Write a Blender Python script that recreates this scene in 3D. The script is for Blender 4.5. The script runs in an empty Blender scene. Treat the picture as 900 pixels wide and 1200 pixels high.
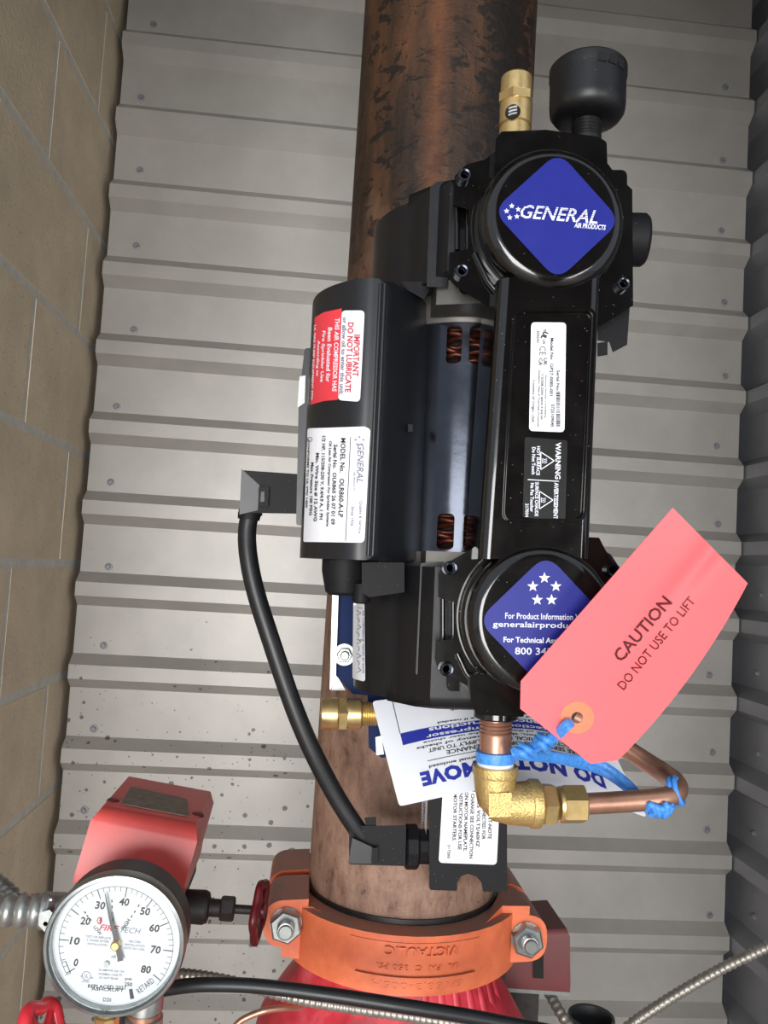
import bpy, bmesh, math, random
import numpy as np
from mathutils import Vector, Matrix

rnd = random.Random(7)
SC = bpy.context.scene
COL = SC.collection
ZC = 1.25                                  # camera height above the floor

# ------------------------------------------------------------------ camera
F = 950.0                                  # focal length in pixels of a 900 x 1200 frame
_vx = np.array([11850., 776., F]); _vy = np.array([-80., 60., F])
_y = _vy / np.linalg.norm(_vy)
_x = _vx - _vx.dot(_y) * _y; _x /= np.linalg.norm(_x)
_z = np.cross(_x, _y)
ROT = np.array([_x, _y, _z])
cd = bpy.data.cameras.new('camera'); cam = bpy.data.objects.new('camera', cd); COL.objects.link(cam)
cd.sensor_fit = 'VERTICAL'; cd.sensor_height = 24.0; cd.lens = F / 1200 * 24.0
cd.clip_start = 0.02; cd.clip_end = 50
_r, _u, _b = ROT[:, 0], -ROT[:, 1], -ROT[:, 2]
cam.matrix_world = Matrix(((_r[0], _u[0], _b[0], 0), (_r[1], _u[1], _b[1], 0), (_r[2], _u[2], _b[2], ZC), (0, 0, 0, 1)))
SC.camera = cam

# ------------------------------------------------------------------ light and exposure
SC.view_settings.view_transform = 'Standard'; SC.view_settings.look = 'None'
SC.view_settings.gamma = 1.0; SC.view_settings.use_curve_mapping = False
SC.view_settings.exposure = 0.12
W = bpy.data.worlds.new('world'); SC.world = W; W.use_nodes = True
W.node_tree.nodes['Background'].inputs[0].default_value = (0.80, 0.88, 1.0, 1)
W.node_tree.nodes['Background'].inputs[1].default_value = 0.75

def area(name, loc, target, sx, sy, power, color):
    l = bpy.data.lights.new(name, 'AREA'); l.shape = 'RECTANGLE'; l.size = sx; l.size_y = sy
    l.energy = power; l.color = color
    o = bpy.data.objects.new(name, l); COL.objects.link(o); o.location = loc
    o.rotation_euler = (Vector(target) - Vector(loc)).to_track_quat('-Z', 'Y').to_euler()
    return o
ROOM_Y = 0.28                              # the shed is open on this side, towards the camera
area('daylight_opening', (0.30, -3.0, 0.90), (0.15, 1.5, 0.95), 3.6, 1.8, 270, (1.0, 0.985, 0.965))

# ------------------------------------------------------------------ pixel and plane helpers
def at(px, py, Y):
    d = ROT @ np.array([px - 450.0, py - 600.0, F])
    d = d * (Y / d[1])
    return Vector((d[0], d[1], d[2] + ZC))
def ray(px, py):
    d = ROT @ np.array([px - 450.0, py - 600.0, F]); return Vector(d / d[1])

# ------------------------------------------------------------------ materials
def lin(c):
    if isinstance(c, str):
        c = [int(c[i:i + 2], 16) / 255 for i in (0, 2, 4)]
    return tuple((v / 12.92 if v <= 0.04045 else ((v + 0.055) / 1.055) ** 2.4) for v in c) + (1.0,)
MATS = {}
class NT:
    def __init__(s, name):
        s.m = bpy.data.materials.new(name); s.m.use_nodes = True
        s.t = s.m.node_tree; s.n = s.t.nodes; s.l = s.t.links
        s.b = s.n['Principled BSDF']; MATS[name] = s.m
        s.co = None
    def new(s, typ, **kw):
        n = s.n.new(typ)
        for k, v in kw.items():
            if k in n.inputs: n.inputs[k].default_value = v
            else: setattr(n, k, v)
        return n
    def coord(s):
        if not s.co: s.co = s.n.new('ShaderNodeTexCoord')
        return s.co.outputs['Object']
    def noise(s, scale, detail=3, rough=0.6, vec=None, dist=0.0):
        n = s.new('ShaderNodeTexNoise', Scale=scale, Detail=detail, Roughness=rough, Distortion=dist)
        s.l.new(vec or s.coord(), n.inputs['Vector']); return n.outputs['Fac']
    def stretch(s, sx, sy, sz):
        m = s.new('ShaderNodeMapping'); m.inputs['Scale'].default_value = (sx, sy, sz)
        s.l.new(s.coord(), m.inputs['Vector']); return m.outputs[0]
    def ramp(s, fac, stops):
        r = s.n.new('ShaderNodeValToRGB'); e = r.color_ramp.elements
        while len(e) < len(stops): e.new(0.5)
        for i, (p, c) in enumerate(stops):
            e[i].position = p; e[i].color = c if len(c) == 4 else tuple(c) + (1,)
        s.l.new(fac, r.inputs[0]); return r.outputs[0]
    def mix(s, fac, a, b, mode='MIX'):
        m = s.n.new('ShaderNodeMix'); m.data_type = 'RGBA'; m.blend_type = mode
        for k, v in ((0, fac), (6, a), (7, b)):
            if hasattr(v, 'links') or isinstance(v, bpy.types.NodeSocket): s.l.new(v, m.inputs[k])
            else: m.inputs[k].default_value = v
        return m.outputs[2]
    def math(s, op, a, b=0.0, c=None):
        m = s.n.new('ShaderNodeMath'); m.operation = op; m.use_clamp = False
        for k, v in ((0, a), (1, b), (2, c)):
            if v is None: continue
            if isinstance(v, bpy.types.NodeSocket): s.l.new(v, m.inputs[k])
            else: m.inputs[k].default_value = v
        return m.outputs[0]
    def bump(s, h, strength=0.3, dist=0.002):
        b = s.new('ShaderNodeBump', Strength=strength, Distance=dist)
        s.l.new(h, b.inputs['Height']); s.l.new(b.outputs[0], s.b.inputs['Normal'])
    def base(s, v):
        if isinstance(v, bpy.types.NodeSocket): s.l.new(v, s.b.inputs['Base Color'])
        else: s.b.inputs['Base Color'].default_value = v
    def rough(s, v):
        if isinstance(v, bpy.types.NodeSocket): s.l.new(v, s.b.inputs['Roughness'])
        else: s.b.inputs['Roughness'].default_value = v
G = lambda v: (v, v, v, 1)

def simple(name, col, rough=0.5, metal=0.0, var=0.12, nscale=60, bump=0.0, bscale=400, coat=0.0, spec=0.5, dust=0.0):
    t = NT(name); c = lin(col)
    n = t.noise(nscale, 4)
    dark = tuple(x * (1 - var) for x in c[:3]) + (1,); light = tuple(min(1, x * (1 + var)) for x in c[:3]) + (1,)
    base = t.ramp(n, [(0.3, dark), (0.7, light)])
    if dust > 0:
        v = t.new('ShaderNodeTexVoronoi', Scale=420.0); t.l.new(t.coord(), v.inputs['Vector'])
        d1 = t.math('LESS_THAN', v.outputs['Distance'], 0.085)
        sel = t.math('GREATER_THAN', t.noise(900, 0), 0.60)
        base = t.mix(t.math('MULTIPLY', t.math('MULTIPLY', d1, sel), dust), base, G(0.6))
    t.base(base)
    t.rough(t.math('ADD', t.math('MULTIPLY', n, 0.12), rough - 0.06))
    t.b.inputs['Metallic'].default_value = metal
    t.b.inputs['Coat Weight'].default_value = coat
    t.b.inputs['Specular IOR Level'].default_value = spec
    if bump > 0: t.bump(t.noise(bscale, 3), bump, 0.001)
    return t.m

M_BLACK = simple('satin_black_plastic', '131315', 0.42, var=0.15, bump=0.08, bscale=1500, dust=0.5)
M_BLACK2 = simple('dull_black_plastic', '131316', 0.60, var=0.2, bump=0.08, bscale=900, dust=0.4, spec=0.25)
M_SHROUD = simple('moulded_black_shroud', '111216', 0.40, var=0.12, bump=0.05, bscale=1200, dust=0.4, spec=0.5)
M_CAP = simple('capacitor_black', '1a1b1f', 0.36, var=0.12, bump=0.06, bscale=1800)
M_GLOSS = simple('gloss_black_paint', '0d0b0a', 0.16, var=0.2, coat=0.5, dust=0.6)
M_STEEL = simple('dark_steel', '3a3e46', 0.17, metal=0.85, var=0.12, bump=0.04, bscale=250)
M_ZINC = simple('zinc_plate', '9da1a0', 0.30, metal=0.85, var=0.12, nscale=200)
M_ALU = simple('cast_aluminium', '5e5b57', 0.45, metal=0.6, var=0.15)
M_BRASS = simple('machined_brass', 'd8ba80', 0.30, metal=0.78, var=0.12, nscale=150)
M_BRASSC = simple('cast_brass', 'd6b878', 0.42, metal=0.75, var=0.12, nscale=300, bump=0.6, bscale=700)
M_COPPER = simple('copper', 'c0917a', 0.36, metal=0.8, var=0.15, nscale=80)
M_COPPERD = simple('winding_copper', '4c2116', 0.4, metal=0.6, var=0.4, nscale=300)
M_RUBBER = simple('black_rubber', '17181a', 0.40, var=0.2, nscale=120)
M_NAVY = simple('navy_paint', '10244f', 0.55, var=0.12, spec=0.12)
M_REDSW = simple('faded_red_cover', 'cf4f4a', 0.38, var=0.14, nscale=25)
M_REDDK = simple('dark_red_cover', '5e1b1c', 0.45, var=0.15, nscale=30)
M_REDHW = simple('handwheel_red', '5a0f18', 0.35, var=0.25, nscale=80)
M_REDHW2 = simple('bright_handwheel_red', 'd22c38', 0.3, var=0.15, nscale=80)
M_WORN = simple('weathered_grey_plate', '85786c', 0.8, var=0.2, nscale=120)
M_IRON = simple('black_iron', '2a2522', 0.55, metal=0.2, var=0.4, nscale=150, bump=0.3)
M_DARKGREY = simple('dark_grey_case', '3c3d3e', 0.45, var=0.12)
M_WHITE = simple('white_sticker', 'f0f1f6', 0.5, var=0.02)
M_WHITEC = simple('white_card', 'eceff6', 0.35, var=0.02)
M_DIAL = simple('white_dial', 'd0d8dc', 0.5, var=0.02)
M_BLUE = simple('blue_sticker', '0f1a80', 0.42, var=0.05)
M_REDST = simple('red_sticker', 'e8404c', 0.42, var=0.03)
M_INK = simple('black_ink', '24242a', 0.6, var=0.05)
M_INKG = simple('grey_ink', '77798a', 0.6, var=0.05)
M_INKB = simple('blue_ink', '26329c', 0.55, var=0.05)
M_INKW = simple('white_ink', 'e6e8f2', 0.5, var=0.02)
M_INKR = simple('red_ink', 'c23b4a', 0.5, var=0.05)
M_INKM = simple('maroon_ink', '5a1a22', 0.6, var=0.05)
M_WARN = simple('black_sticker', '141312', 0.3, var=0.05)
M_TAG = simple('coral_red_card', 'ff7579', 0.7, var=0.02, spec=0.2)
M_EYE = simple('orange_paper_eyelet', 'ee8a66', 0.7, var=0.05)
M_TIE = simple('blue_plastic_tie', '4a94ea', 0.35, var=0.25, nscale=500, bump=0.3, bscale=900)
M_GALV = simple('galvanised_conduit', 'a2a4a2', 0.38, metal=0.75, var=0.2, nscale=120)
M_FLEX = simple('steel_flex', '9a958c', 0.4, metal=0.7, var=0.2, nscale=120)
M_CONC = simple('floor_concrete', 'aeaaa2', 0.85, var=0.12, nscale=8, bump=0.3, bscale=120)
M_DARK = simple('dark_cavity', '0a0908', 0.8, var=0.1)
M_CHALK = simple('white_spring', 'd8d8d8', 0.4, metal=0.5, var=0.05)

def mat_panel(name, col, specks, rough=0.42):
    t = NT(name); c = lin(col)
    n = t.noise(14, 4); n2 = t.noise(350, 2)
    base = t.ramp(n, [(0.3, tuple(x * 0.92 for x in c[:3])), (0.7, tuple(x * 1.06 for x in c[:3]))])
    base = t.mix(t.math('MULTIPLY', n2, 0.12), base, tuple(x * 0.7 for x in c[:3]) + (1,))
    if specks:
        sp = t.n.new('ShaderNodeSeparateXYZ'); t.l.new(t.coord(), sp.inputs[0])
        zm = t.math('SUBTRACT', 1.35, sp.outputs['Z'])
        zm = t.math('MINIMUM', t.math('MAXIMUM', t.math('MULTIPLY', zm, 2.2), 0.0), 1.0)
        xm = t.math('MINIMUM', t.math('MAXIMUM', t.math('MULTIPLY', t.math('SUBTRACT', 0.32, sp.outputs['X']), 3.0), 0.0), 1.0)
        m = t.math('MULTIPLY', zm, xm)
        for sc, th, dk in ((42., 0.23, (0.10, 0.085, 0.07, 1)), (95., 0.17, (0.13, 0.11, 0.09, 1))):
            v = t.new('ShaderNodeTexVoronoi', Scale=sc); t.l.new(t.coord(), v.inputs['Vector'])
            wob = t.math('MULTIPLY', t.math('SUBTRACT', t.noise(sc * 7, 1), 0.5), 0.12)
            rs = t.n.new('ShaderNodeSeparateColor'); t.l.new(v.outputs['Color'], rs.inputs[0])
            thr = t.math('MULTIPLY', t.math('MULTIPLY', rs.outputs[0], th), m)
            k = t.math('LESS_THAN', t.math('ADD', v.outputs['Distance'], wob), thr)
            base = t.mix(t.math('MULTIPLY', k, 0.88), base, dk)
    t.base(base); t.rough(rough); t.b.inputs['Metallic'].default_value = 0.2
    t.bump(t.noise(900, 2), 0.08, 0.001)
    return t.m
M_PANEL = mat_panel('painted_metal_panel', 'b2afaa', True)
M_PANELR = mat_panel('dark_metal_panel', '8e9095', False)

def mat_block():
    t = NT('painted_concrete_block'); c = lin('ecdabd')
    n = t.noise(9, 5, 0.65); n2 = t.noise(160, 4)
    b = t.ramp(n, [(0.3, tuple(x * 0.86 for x in c[:3])), (0.7, tuple(x * 1.1 for x in c[:3]))])
    v = t.new('ShaderNodeTexVoronoi', Scale=70.0); t.l.new(t.coord(), v.inputs['Vector'])
    rs = t.n.new('ShaderNodeSeparateColor'); t.l.new(v.outputs['Color'], rs.inputs[0])
    k = t.math('LESS_THAN', v.outputs['Distance'], t.math('MULTIPLY', t.math('MAXIMUM', t.math('SUBTRACT', rs.outputs[0], 0.55), 0.0), 0.35))
    b = t.mix(t.math('MULTIPLY', k, 0.55), b, (0.12, 0.10, 0.07, 1))
    t.base(b); t.rough(0.8); t.bump(n2, 0.35, 0.004)
    return t.m
M_BLOCK = mat_block()
M_MORTAR = simple('mortar', 'e0ddd4', 0.85, var=0.1, bump=0.4, bscale=200)

def mat_rust():
    t = NT('rusty_steel_pipe')
    sp = t.n.new('ShaderNodeSeparateXYZ'); t.l.new(t.coord(), sp.inputs[0])
    st = t.stretch(1.0, 1.0, 0.22)
    n1 = t.noise(26, 6, 0.7, st); n2 = t.noise(70, 5, 0.7, t.stretch(1, 1, 0.5)); n3 = t.noise(12, 4, 0.6)
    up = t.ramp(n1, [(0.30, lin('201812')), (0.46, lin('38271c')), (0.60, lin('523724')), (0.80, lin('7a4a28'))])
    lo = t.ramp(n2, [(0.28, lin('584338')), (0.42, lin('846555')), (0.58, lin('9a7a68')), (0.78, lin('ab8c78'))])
    # dark brown towards the top, lighter tan towards the bottom, blended with noise
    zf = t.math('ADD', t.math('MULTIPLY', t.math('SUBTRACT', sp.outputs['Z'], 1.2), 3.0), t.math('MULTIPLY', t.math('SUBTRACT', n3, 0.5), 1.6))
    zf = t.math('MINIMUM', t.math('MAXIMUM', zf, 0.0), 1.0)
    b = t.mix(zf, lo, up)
    # flaking band of scale towards the right face, upper part only
    an = t.math('SUBTRACT', sp.outputs['X'], 0.143)
    band = t.math('SUBTRACT', 1.0, t.math('MINIMUM', t.math('MULTIPLY', t.math('ABSOLUTE', an), 30.0), 1.0))
    fl = t.noise(55, 4, 0.65, t.stretch(1, 1, 1.6), 0.6)
    fk = t.math('MULTIPLY', t.math('GREATER_THAN', t.math('ADD', fl, t.math('MULTIPLY', band, 0.24)), 0.565), zf)
    b = t.mix(t.math('MULTIPLY', fk, 0.85), b, lin('171311'))
    dk = t.math('GREATER_THAN', t.noise(90, 4, 0.7, None, 0.4), 0.66)
    b = t.mix(t.math('MULTIPLY', dk, 0.55), b, lin('3a302b'))
    # orange streak
    os_ = t.math('SUBTRACT', 1.0, t.math('MINIMUM', t.math('MULTIPLY', t.math('ABSOLUTE', t.math('SUBTRACT', sp.outputs['X'], 0.078)), 70.0), 1.0))
    b = t.mix(t.math('MULTIPLY', t.math('MULTIPLY', os_, n2), t.math('MULTIPLY', zf, 0.55)), b, lin('9a5a30'))
    t.base(b); t.rough(0.62); t.b.inputs['Metallic'].default_value = 0.15
    t.bump(t.math('ADD', n2, t.math('MULTIPLY', fl, 0.8)), 0.45, 0.003)
    return t.m
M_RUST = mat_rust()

def mat_orange():
    t = NT('orange_enamel'); n = t.noise(30, 5, 0.65); n2 = t.noise(14, 3)
    sp = t.n.new('ShaderNodeSeparateXYZ'); t.l.new(t.coord(), sp.inputs[0])
    b = t.ramp(n, [(0.35, lin('cf6440')), (0.65, lin('ec7c50'))])
    g = t.n.new('ShaderNodeNewGeometry'); gs = t.n.new('ShaderNodeSeparateXYZ'); t.l.new(g.outputs['Normal'], gs.inputs[0])
    # grime that has settled on the upward faces
    d = t.math('MULTIPLY', t.math('MINIMUM', t.math('MAXIMUM', t.math('MULTIPLY', t.math('SUBTRACT', gs.outputs['Z'], 0.25), 2.5), 0.0), 1.0), t.math('MINIMUM', t.math('MULTIPLY', n2, 1.7), 1.0))
    b = t.mix(t.math('MULTIPLY', d, 0.8), b, lin('84726a'))
    t.base(b); t.rough(0.5); t.bump(n, 0.15, 0.002)
    return t.m
M_ORANGE = mat_orange()
def mat_redvalve():
    t = NT('red_valve_enamel'); n = t.noise(22, 5, 0.65)
    b = t.ramp(n, [(0.35, lin('a51f2e')), (0.55, lin('d23a48')), (0.72, lin('e06a70'))])
    k = t.math('GREATER_THAN', t.noise(9, 4, 0.7), 0.6)
    b = t.mix(t.math('MULTIPLY', k, 0.35), b, lin('6c4a48'))
    t.base(b); t.rough(0.45); return t.m
M_REDV = mat_redvalve()
def mat_glass():
    t = NT('clear_gauge_window')
    tr = t.n.new('ShaderNodeBsdfTransparent'); gl = t.n.new('ShaderNodeBsdfGlossy'); gl.inputs['Roughness'].default_value = 0.08
    fr = t.n.new('ShaderNodeFresnel'); fr.inputs['IOR'].default_value = 1.45
    mx = t.n.new('ShaderNodeMixShader'); t.l.new(fr.outputs[0], mx.inputs[0])
    t.l.new(tr.outputs[0], mx.inputs[1]); t.l.new(gl.outputs[0], mx.inputs[2])
    t.l.new(mx.outputs[0], t.n['Material Output'].inputs['Surface']); return t.m
M_GLASS = mat_glass()

# ------------------------------------------------------------------ object helpers
MW = {}
def thing(name, label, cat, loc=(0, 0, 0), rot=None, group=None):
    o = bpy.data.objects.new(name, None); COL.objects.link(o); o.empty_display_size = 0.02
    m = Matrix.Translation(Vector(loc))
    if rot is not None: m = m @ rot
    o.matrix_world = m; MW[o] = m
    tag(o, label, cat, group); return o
def tag(o, label=None, cat=None, group=None, kind=None):
    if label: o['label'] = label
    if cat: o['category'] = cat
    if group: o['group'] = group
    if kind: o['kind'] = kind
    return o
def link(name, bm, mat, parent=None, smooth=35, local=False, label=None, origin=None):
    """one mesh object; bm is in world coordinates unless local"""
    me = bpy.data.meshes.new(name)
    bmesh.ops.recalc_face_normals(bm, faces=bm.faces)
    bm.to_mesh(me); bm.free()
    if smooth:
        for p in me.polygons: p.use_smooth = True
        me.set_sharp_from_angle(angle=math.radians(smooth))
    me.materials.append(mat)
    o = bpy.data.objects.new(name, me); COL.objects.link(o)
    if parent is not None:
        pm = MW[parent]
        if not local: me.transform(pm.inverted())
        o.parent = parent; MW[o] = pm
    else:
        org = Vector(origin) if origin is not None else None
        if org is not None:
            me.transform(Matrix.Translation(-org)); o.location = org
        MW[o] = Matrix.Translation(org) if org is not None else Matrix()
    if label: o['label'] = label
    if smooth and smooth <= 50 and len(me.polygons) < 6000:
        w = o.modifiers.new('weighted', 'WEIGHTED_NORMAL'); w.keep_sharp = True; w.weight = 80
    return o

def bm_new(): return bmesh.new()
def add_pydata(bm, verts, faces):
    vs = [bm.verts.new(v) for v in verts]
    out = []
    for f in faces:
        try: out.append(bm.faces.new([vs[i] for i in f]))
        except ValueError: pass
    return vs, out
def bevel_sharp(bm, off, seg=2, ang=30, geom=None):
    es = [e for e in (geom or bm.edges) if len(e.link_faces) == 2 and e.calc_face_angle(0) > math.radians(ang)]
    if es: bmesh.ops.bevel(bm, geom=es, offset=off, segments=seg, profile=0.5, affect='EDGES', clamp_overlap=True)
def box(x0, x1, y0, y1, z0, z1, bev=0, seg=2, bm=None):
    b = bmesh.new()
    v = [(x, y, z) for z in (z0, z1) for y in (y0, y1) for x in (x0, x1)]
    add_pydata(b, v, [(0, 2, 3, 1), (4, 5, 7, 6), (0, 1, 5, 4), (2, 6, 7, 3), (0, 4, 6, 2), (1, 3, 7, 5)])
    if bev: bevel_sharp(b, bev, seg)
    return merge(bm, b)
def merge(dst, src):
    if dst is None: return src
    me = bpy.data.meshes.new('tmp'); src.to_mesh(me); src.free(); dst.from_mesh(me); bpy.data.meshes.remove(me)
    return dst
def loft(bot, top, bev=0, seg=2, bm=None, ang=30):
    """solid between two equal rings of points"""
    b = bmesh.new(); n = len(bot)
    v = [tuple(p) for p in bot] + [tuple(p) for p in top]
    f = [tuple(range(n))[::-1], tuple(range(n, 2 * n))] + [(i, (i + 1) % n, n + (i + 1) % n, n + i) for i in range(n)]
    add_pydata(b, v, f)
    if bev: bevel_sharp(b, bev, seg, ang)
    return merge(bm, b)
def axes(d):
    d = Vector(d).normalized()
    a = Vector((0, 0, 1)) if abs(d.z) < 0.9 else Vector((1, 0, 0))
    u = d.cross(a).normalized(); w = u.cross(d).normalized()
    return u, w, d
def lathe(profile, c=(0, 0, 0), d=(0, 0, 1), seg=32, bm=None, phase=0.0):
    """profile: list of (radius, height along d)"""
    b = bmesh.new(); c = Vector(c); u, w, d = axes(d); rings = []
    for r, h in profile:
        if r <= 1e-7: rings.append([b.verts.new(c + d * h)])
        else: rings.append([b.verts.new(c + d * h + (u * math.cos(2 * math.pi * k / seg + phase) + w * math.sin(2 * math.pi * k / seg + phase)) * r) for k in range(seg)])
    for A, B in zip(rings, rings[1:]):
        for k in range(seg):
            k2 = (k + 1) % seg
            if len(A) == 1 and len(B) > 1: b.faces.new((A[0], B[k], B[k2]))
            elif len(B) == 1 and len(A) > 1: b.faces.new((A[k], A[k2], B[0]))
            elif len(A) > 1 and len(B) > 1: b.faces.new((A[k], A[k2], B[k2], B[k]))
    for ring in (rings[0], rings[-1]):
        if len(ring) > 2:
            try: b.faces.new(ring)
            except ValueError: pass
    return merge(bm, b)
def catmull(P, n=8):
    P = [Vector(p) for p in P]; Q = [P[0] * 2 - P[1]] + P + [P[-1] * 2 - P[-2]]; out = []
    for i in range(1, len(Q) - 2):
        a, b, c, d = Q[i - 1], Q[i], Q[i + 1], Q[i + 2]
        for k in range(n):
            t = k / n
            out.append(0.5 * (2 * b + (c - a) * t + (2 * a - 5 * b + 4 * c - d) * t * t + (3 * b - a - 3 * c + d) * t ** 3))
    out.append(P[-1]); return out
def tube(P, r, seg=12, bm=None, closed=False, flat=1.0):
    b = bmesh.new(); P = [Vector(p) for p in P]; n = len(P); rings = []
    up = None
    for i in range(n):
        if closed: t = (P[(i + 1) % n] - P[i - 1]).normalized()
        else: t = (P[min(i + 1, n - 1)] - P[max(i - 1, 0)]).normalized()
        if up is None:
            a = Vector((0, 0, 1)) if abs(t.z) < 0.9 else Vector((1, 0, 0))
            up = (a - t * a.dot(t)).normalized()
        else: up = (up - t * up.dot(t)).normalized()
        w = t.cross(up); rr = r[i] if hasattr(r, '__len__') else r
        rings.append([b.verts.new(P[i] + (up * math.cos(2 * math.pi * k / seg) + w * math.sin(2 * math.pi * k / seg) * flat) * rr) for k in range(seg)])
    m = n if closed else n - 1
    for i in range(m):
        A, B = rings[i], rings[(i + 1) % n]
        for k in range(seg): b.faces.new((A[k], A[(k + 1) % seg], B[(k + 1) % seg], B[k]))
    if not closed:
        b.faces.new(rings[0][::-1]); b.faces.new(rings[-1])
    return merge(bm, b)
def resample(P, step):
    P = [Vector(p) for p in P]; L = [0]
    for a, b in zip(P, P[1:]): L.append(L[-1] + (b - a).length)
    n = max(2, int(L[-1] / step)); out = []; j = 0
    for i in range(n + 1):
        s = L[-1] * i / n
        while j < len(L) - 2 and L[j + 1] < s: j += 1
        t = (s - L[j]) / max(1e-9, L[j + 1] - L[j]); out.append(P[j].lerp(P[j + 1], t))
    return out
def flex(P, r, period, depth=0.16, seg=12, bm=None):
    """corrugated conduit along P"""
    Q = resample(catmull(P, 14), period / 4); prof = (1.0, 1.0 - depth * 0.3, 1.0 - depth, 1.0 - depth * 0.3)
    return tube(Q, [r * prof[i % 4] for i in range(len(Q))], seg, bm)
def hexnut(c, d, r, h, bm=None, phase=0.0, chamf=0.12):
    return lathe([(r * (1 - chamf), 0), (r, h * chamf), (r, h * (1 - chamf)), (r * (1 - chamf), h)], c, d, 6, bm, phase)
def rpoly(P, r, n=5):
    """rounded polygon outline in 2D"""
    out = []; N = len(P); rs = r if hasattr(r, '__len__') else [r] * N
    for i in range(N):
        p0, p1, p2 = (Vector(P[i - 1]), Vector(P[i]), Vector(P[(i + 1) % N])); rr = rs[i]
        a = (p0 - p1); b = (p2 - p1)
        if rr <= 0: out.append(tuple(p1)); continue
        ang = a.angle(b); t = min(rr / max(1e-6, math.tan(ang / 2)), a.length * 0.49, b.length * 0.49)
        A = p1 + a.normalized() * t; B = p1 + b.normalized() * t
        for k in range(n + 1):
            s = k / n; q = A * (1 - s) ** 2 + p1 * 2 * s * (1 - s) + B * s * s
            out.append(tuple(q))
    return out
def rrect(x0, y0, x1, y1, r, n=5): return rpoly([(x0, y0), (x1, y0), (x1, y1), (x0, y1)], r, n)
def prism(P2, y0, y1, bev=0, seg=2, bm=None, ang=30, conv=None):
    """2D outline -> solid between two depths. conv(px,py,Y) gives the point"""
    conv = conv or at
    return loft([conv(x, y, y0) for x, y in P2], [conv(x, y, y1) for x, y in P2], bev, seg, bm, ang)

# flat sheets cut to a 2D outline (holes allowed), then mapped onto a surface
def fill2d(loops):
    cu = bpy.data.curves.new('tmpc', 'CURVE'); cu.dimensions = '2D'; cu.fill_mode = 'BOTH'
    for lp in loops:
        s = cu.splines.new('POLY'); s.points.add(len(lp) - 1); s.use_cyclic_u = True
        for p, q in zip(s.points, lp): p.co = (q[0], q[1], 0, 1)
    ob = bpy.data.objects.new('tmpo', cu); me = ob.to_mesh()
    b = bmesh.new(); b.from_mesh(me); ob.to_mesh_clear()
    bpy.data.objects.remove(ob); bpy.data.curves.remove(cu)
    return b
def grid_cut(b, sx, sy):
    xs = [v.co.x for v in b.verts]; ys = [v.co.y for v in b.verts]
    for lo, hi, st, no in ((min(xs), max(xs), sx, (1, 0, 0)), (min(ys), max(ys), sy, (0, 1, 0))):
        if not st: continue
        k = lo + st
        while k < hi - st * 0.3:
            co = (k, 0, 0) if no[0] else (0, k, 0)
            bmesh.ops.bisect_plane(b, geom=b.verts[:] + b.edges[:] + b.faces[:], plane_co=co, plane_no=no); k += st
def sheet(loops, mapf, sx=0, sy=0, thick=0.0):
    b = fill2d(loops); grid_cut(b, sx, sy)
    for v in b.verts: v.co = mapf(v.co.x, v.co.y)
    if thick:
        bmesh.ops.recalc_face_normals(b, faces=b.faces)
        bmesh.ops.solidify(b, geom=b.faces[:], thickness=thick)
    return b

# lettering: glyph outlines become mesh, placed by centre, length, height and angle in label units
_tc = {}
def glyphs(s, bold=0.0, shear=0.0, spacing=1.0, extrude=0.0, res=2):
    key = (s, bold, shear, spacing, extrude, res)
    if key not in _tc:
        cu = bpy.data.curves.new('tmpt', 'FONT'); cu.body = s; cu.size = 1.0; cu.offset = bold; cu.shear = shear
        cu.space_character = spacing; cu.resolution_u = res; cu.extrude = extrude; cu.fill_mode = 'BOTH' if extrude else 'FRONT'
        ob = bpy.data.objects.new('tmpo', cu); me = ob.to_mesh()
        V = [tuple(v.co) for v in me.vertices]; Fc = [tuple(p.vertices) for p in me.polygons]
        ob.to_mesh_clear(); bpy.data.objects.remove(ob); bpy.data.curves.remove(cu)
        xs = [v[0] for v in V]; ys = [v[1] for v in V]
        x0, x1, y0, y1 = min(xs), max(xs), min(ys), max(ys)
        V = [((v[0] - x0) / (x1 - x0), (v[1] - y0) / (y1 - y0), v[2]) for v in V]
        _tc[key] = (V, Fc)
    return _tc[key]
def line(s, cx, cy, L, H, a=0.0, bold=0.012, shear=0.0, spacing=1.0):
    if H < 7: bold = max(bold, 0.026)
    V, Fc = glyphs(s, bold, shear, spacing); a = math.radians(a); ca, sa = math.cos(a), math.sin(a)
    return [(cx + (x - .5) * L * ca + (y - .5) * H * sa, cy + (x - .5) * L * sa - (y - .5) * H * ca) for x, y, _ in V], Fc
def poly(P): return [tuple(p) for p in P], [tuple(range(len(P)))]
def rect(x0, y0, x1, y1): return poly([(x0, y0), (x1, y0), (x1, y1), (x0, y1)])
def stroke(x0, y0, x1, y1, w):
    d = Vector((x1 - x0, y1 - y0)).normalized(); n = Vector((-d.y, d.x)) * w / 2
    return poly([(x0 + n.x, y0 + n.y), (x1 + n.x, y1 + n.y), (x1 - n.x, y1 - n.y), (x0 - n.x, y0 - n.y)])
def star(cx, cy, r, a=0.0):
    P = []
    for k in range(10):
        q = r if k % 2 == 0 else r * 0.42; t = math.radians(a - 90 + 36 * k); P.append((cx + q * math.cos(t), cy + q * math.sin(t)))
    return [(cx, cy)] + P, [(0, 1 + k, 1 + (k + 1) % 10) for k in range(10)]
def ring2d(cx, cy, r, w, n=20, sy=1.0):
    V = []; Fc = []
    for k in range(n):
        t = 2 * math.pi * k / n
        for q in (r - w / 2, r + w / 2): V.append((cx + q * math.cos(t), cy + q * sy * math.sin(t)))
    for k in range(n):
        a, b = 2 * k, 2 * ((k + 1) % n); Fc.append((a, a + 1, b + 1, b))
    return V, Fc
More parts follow.
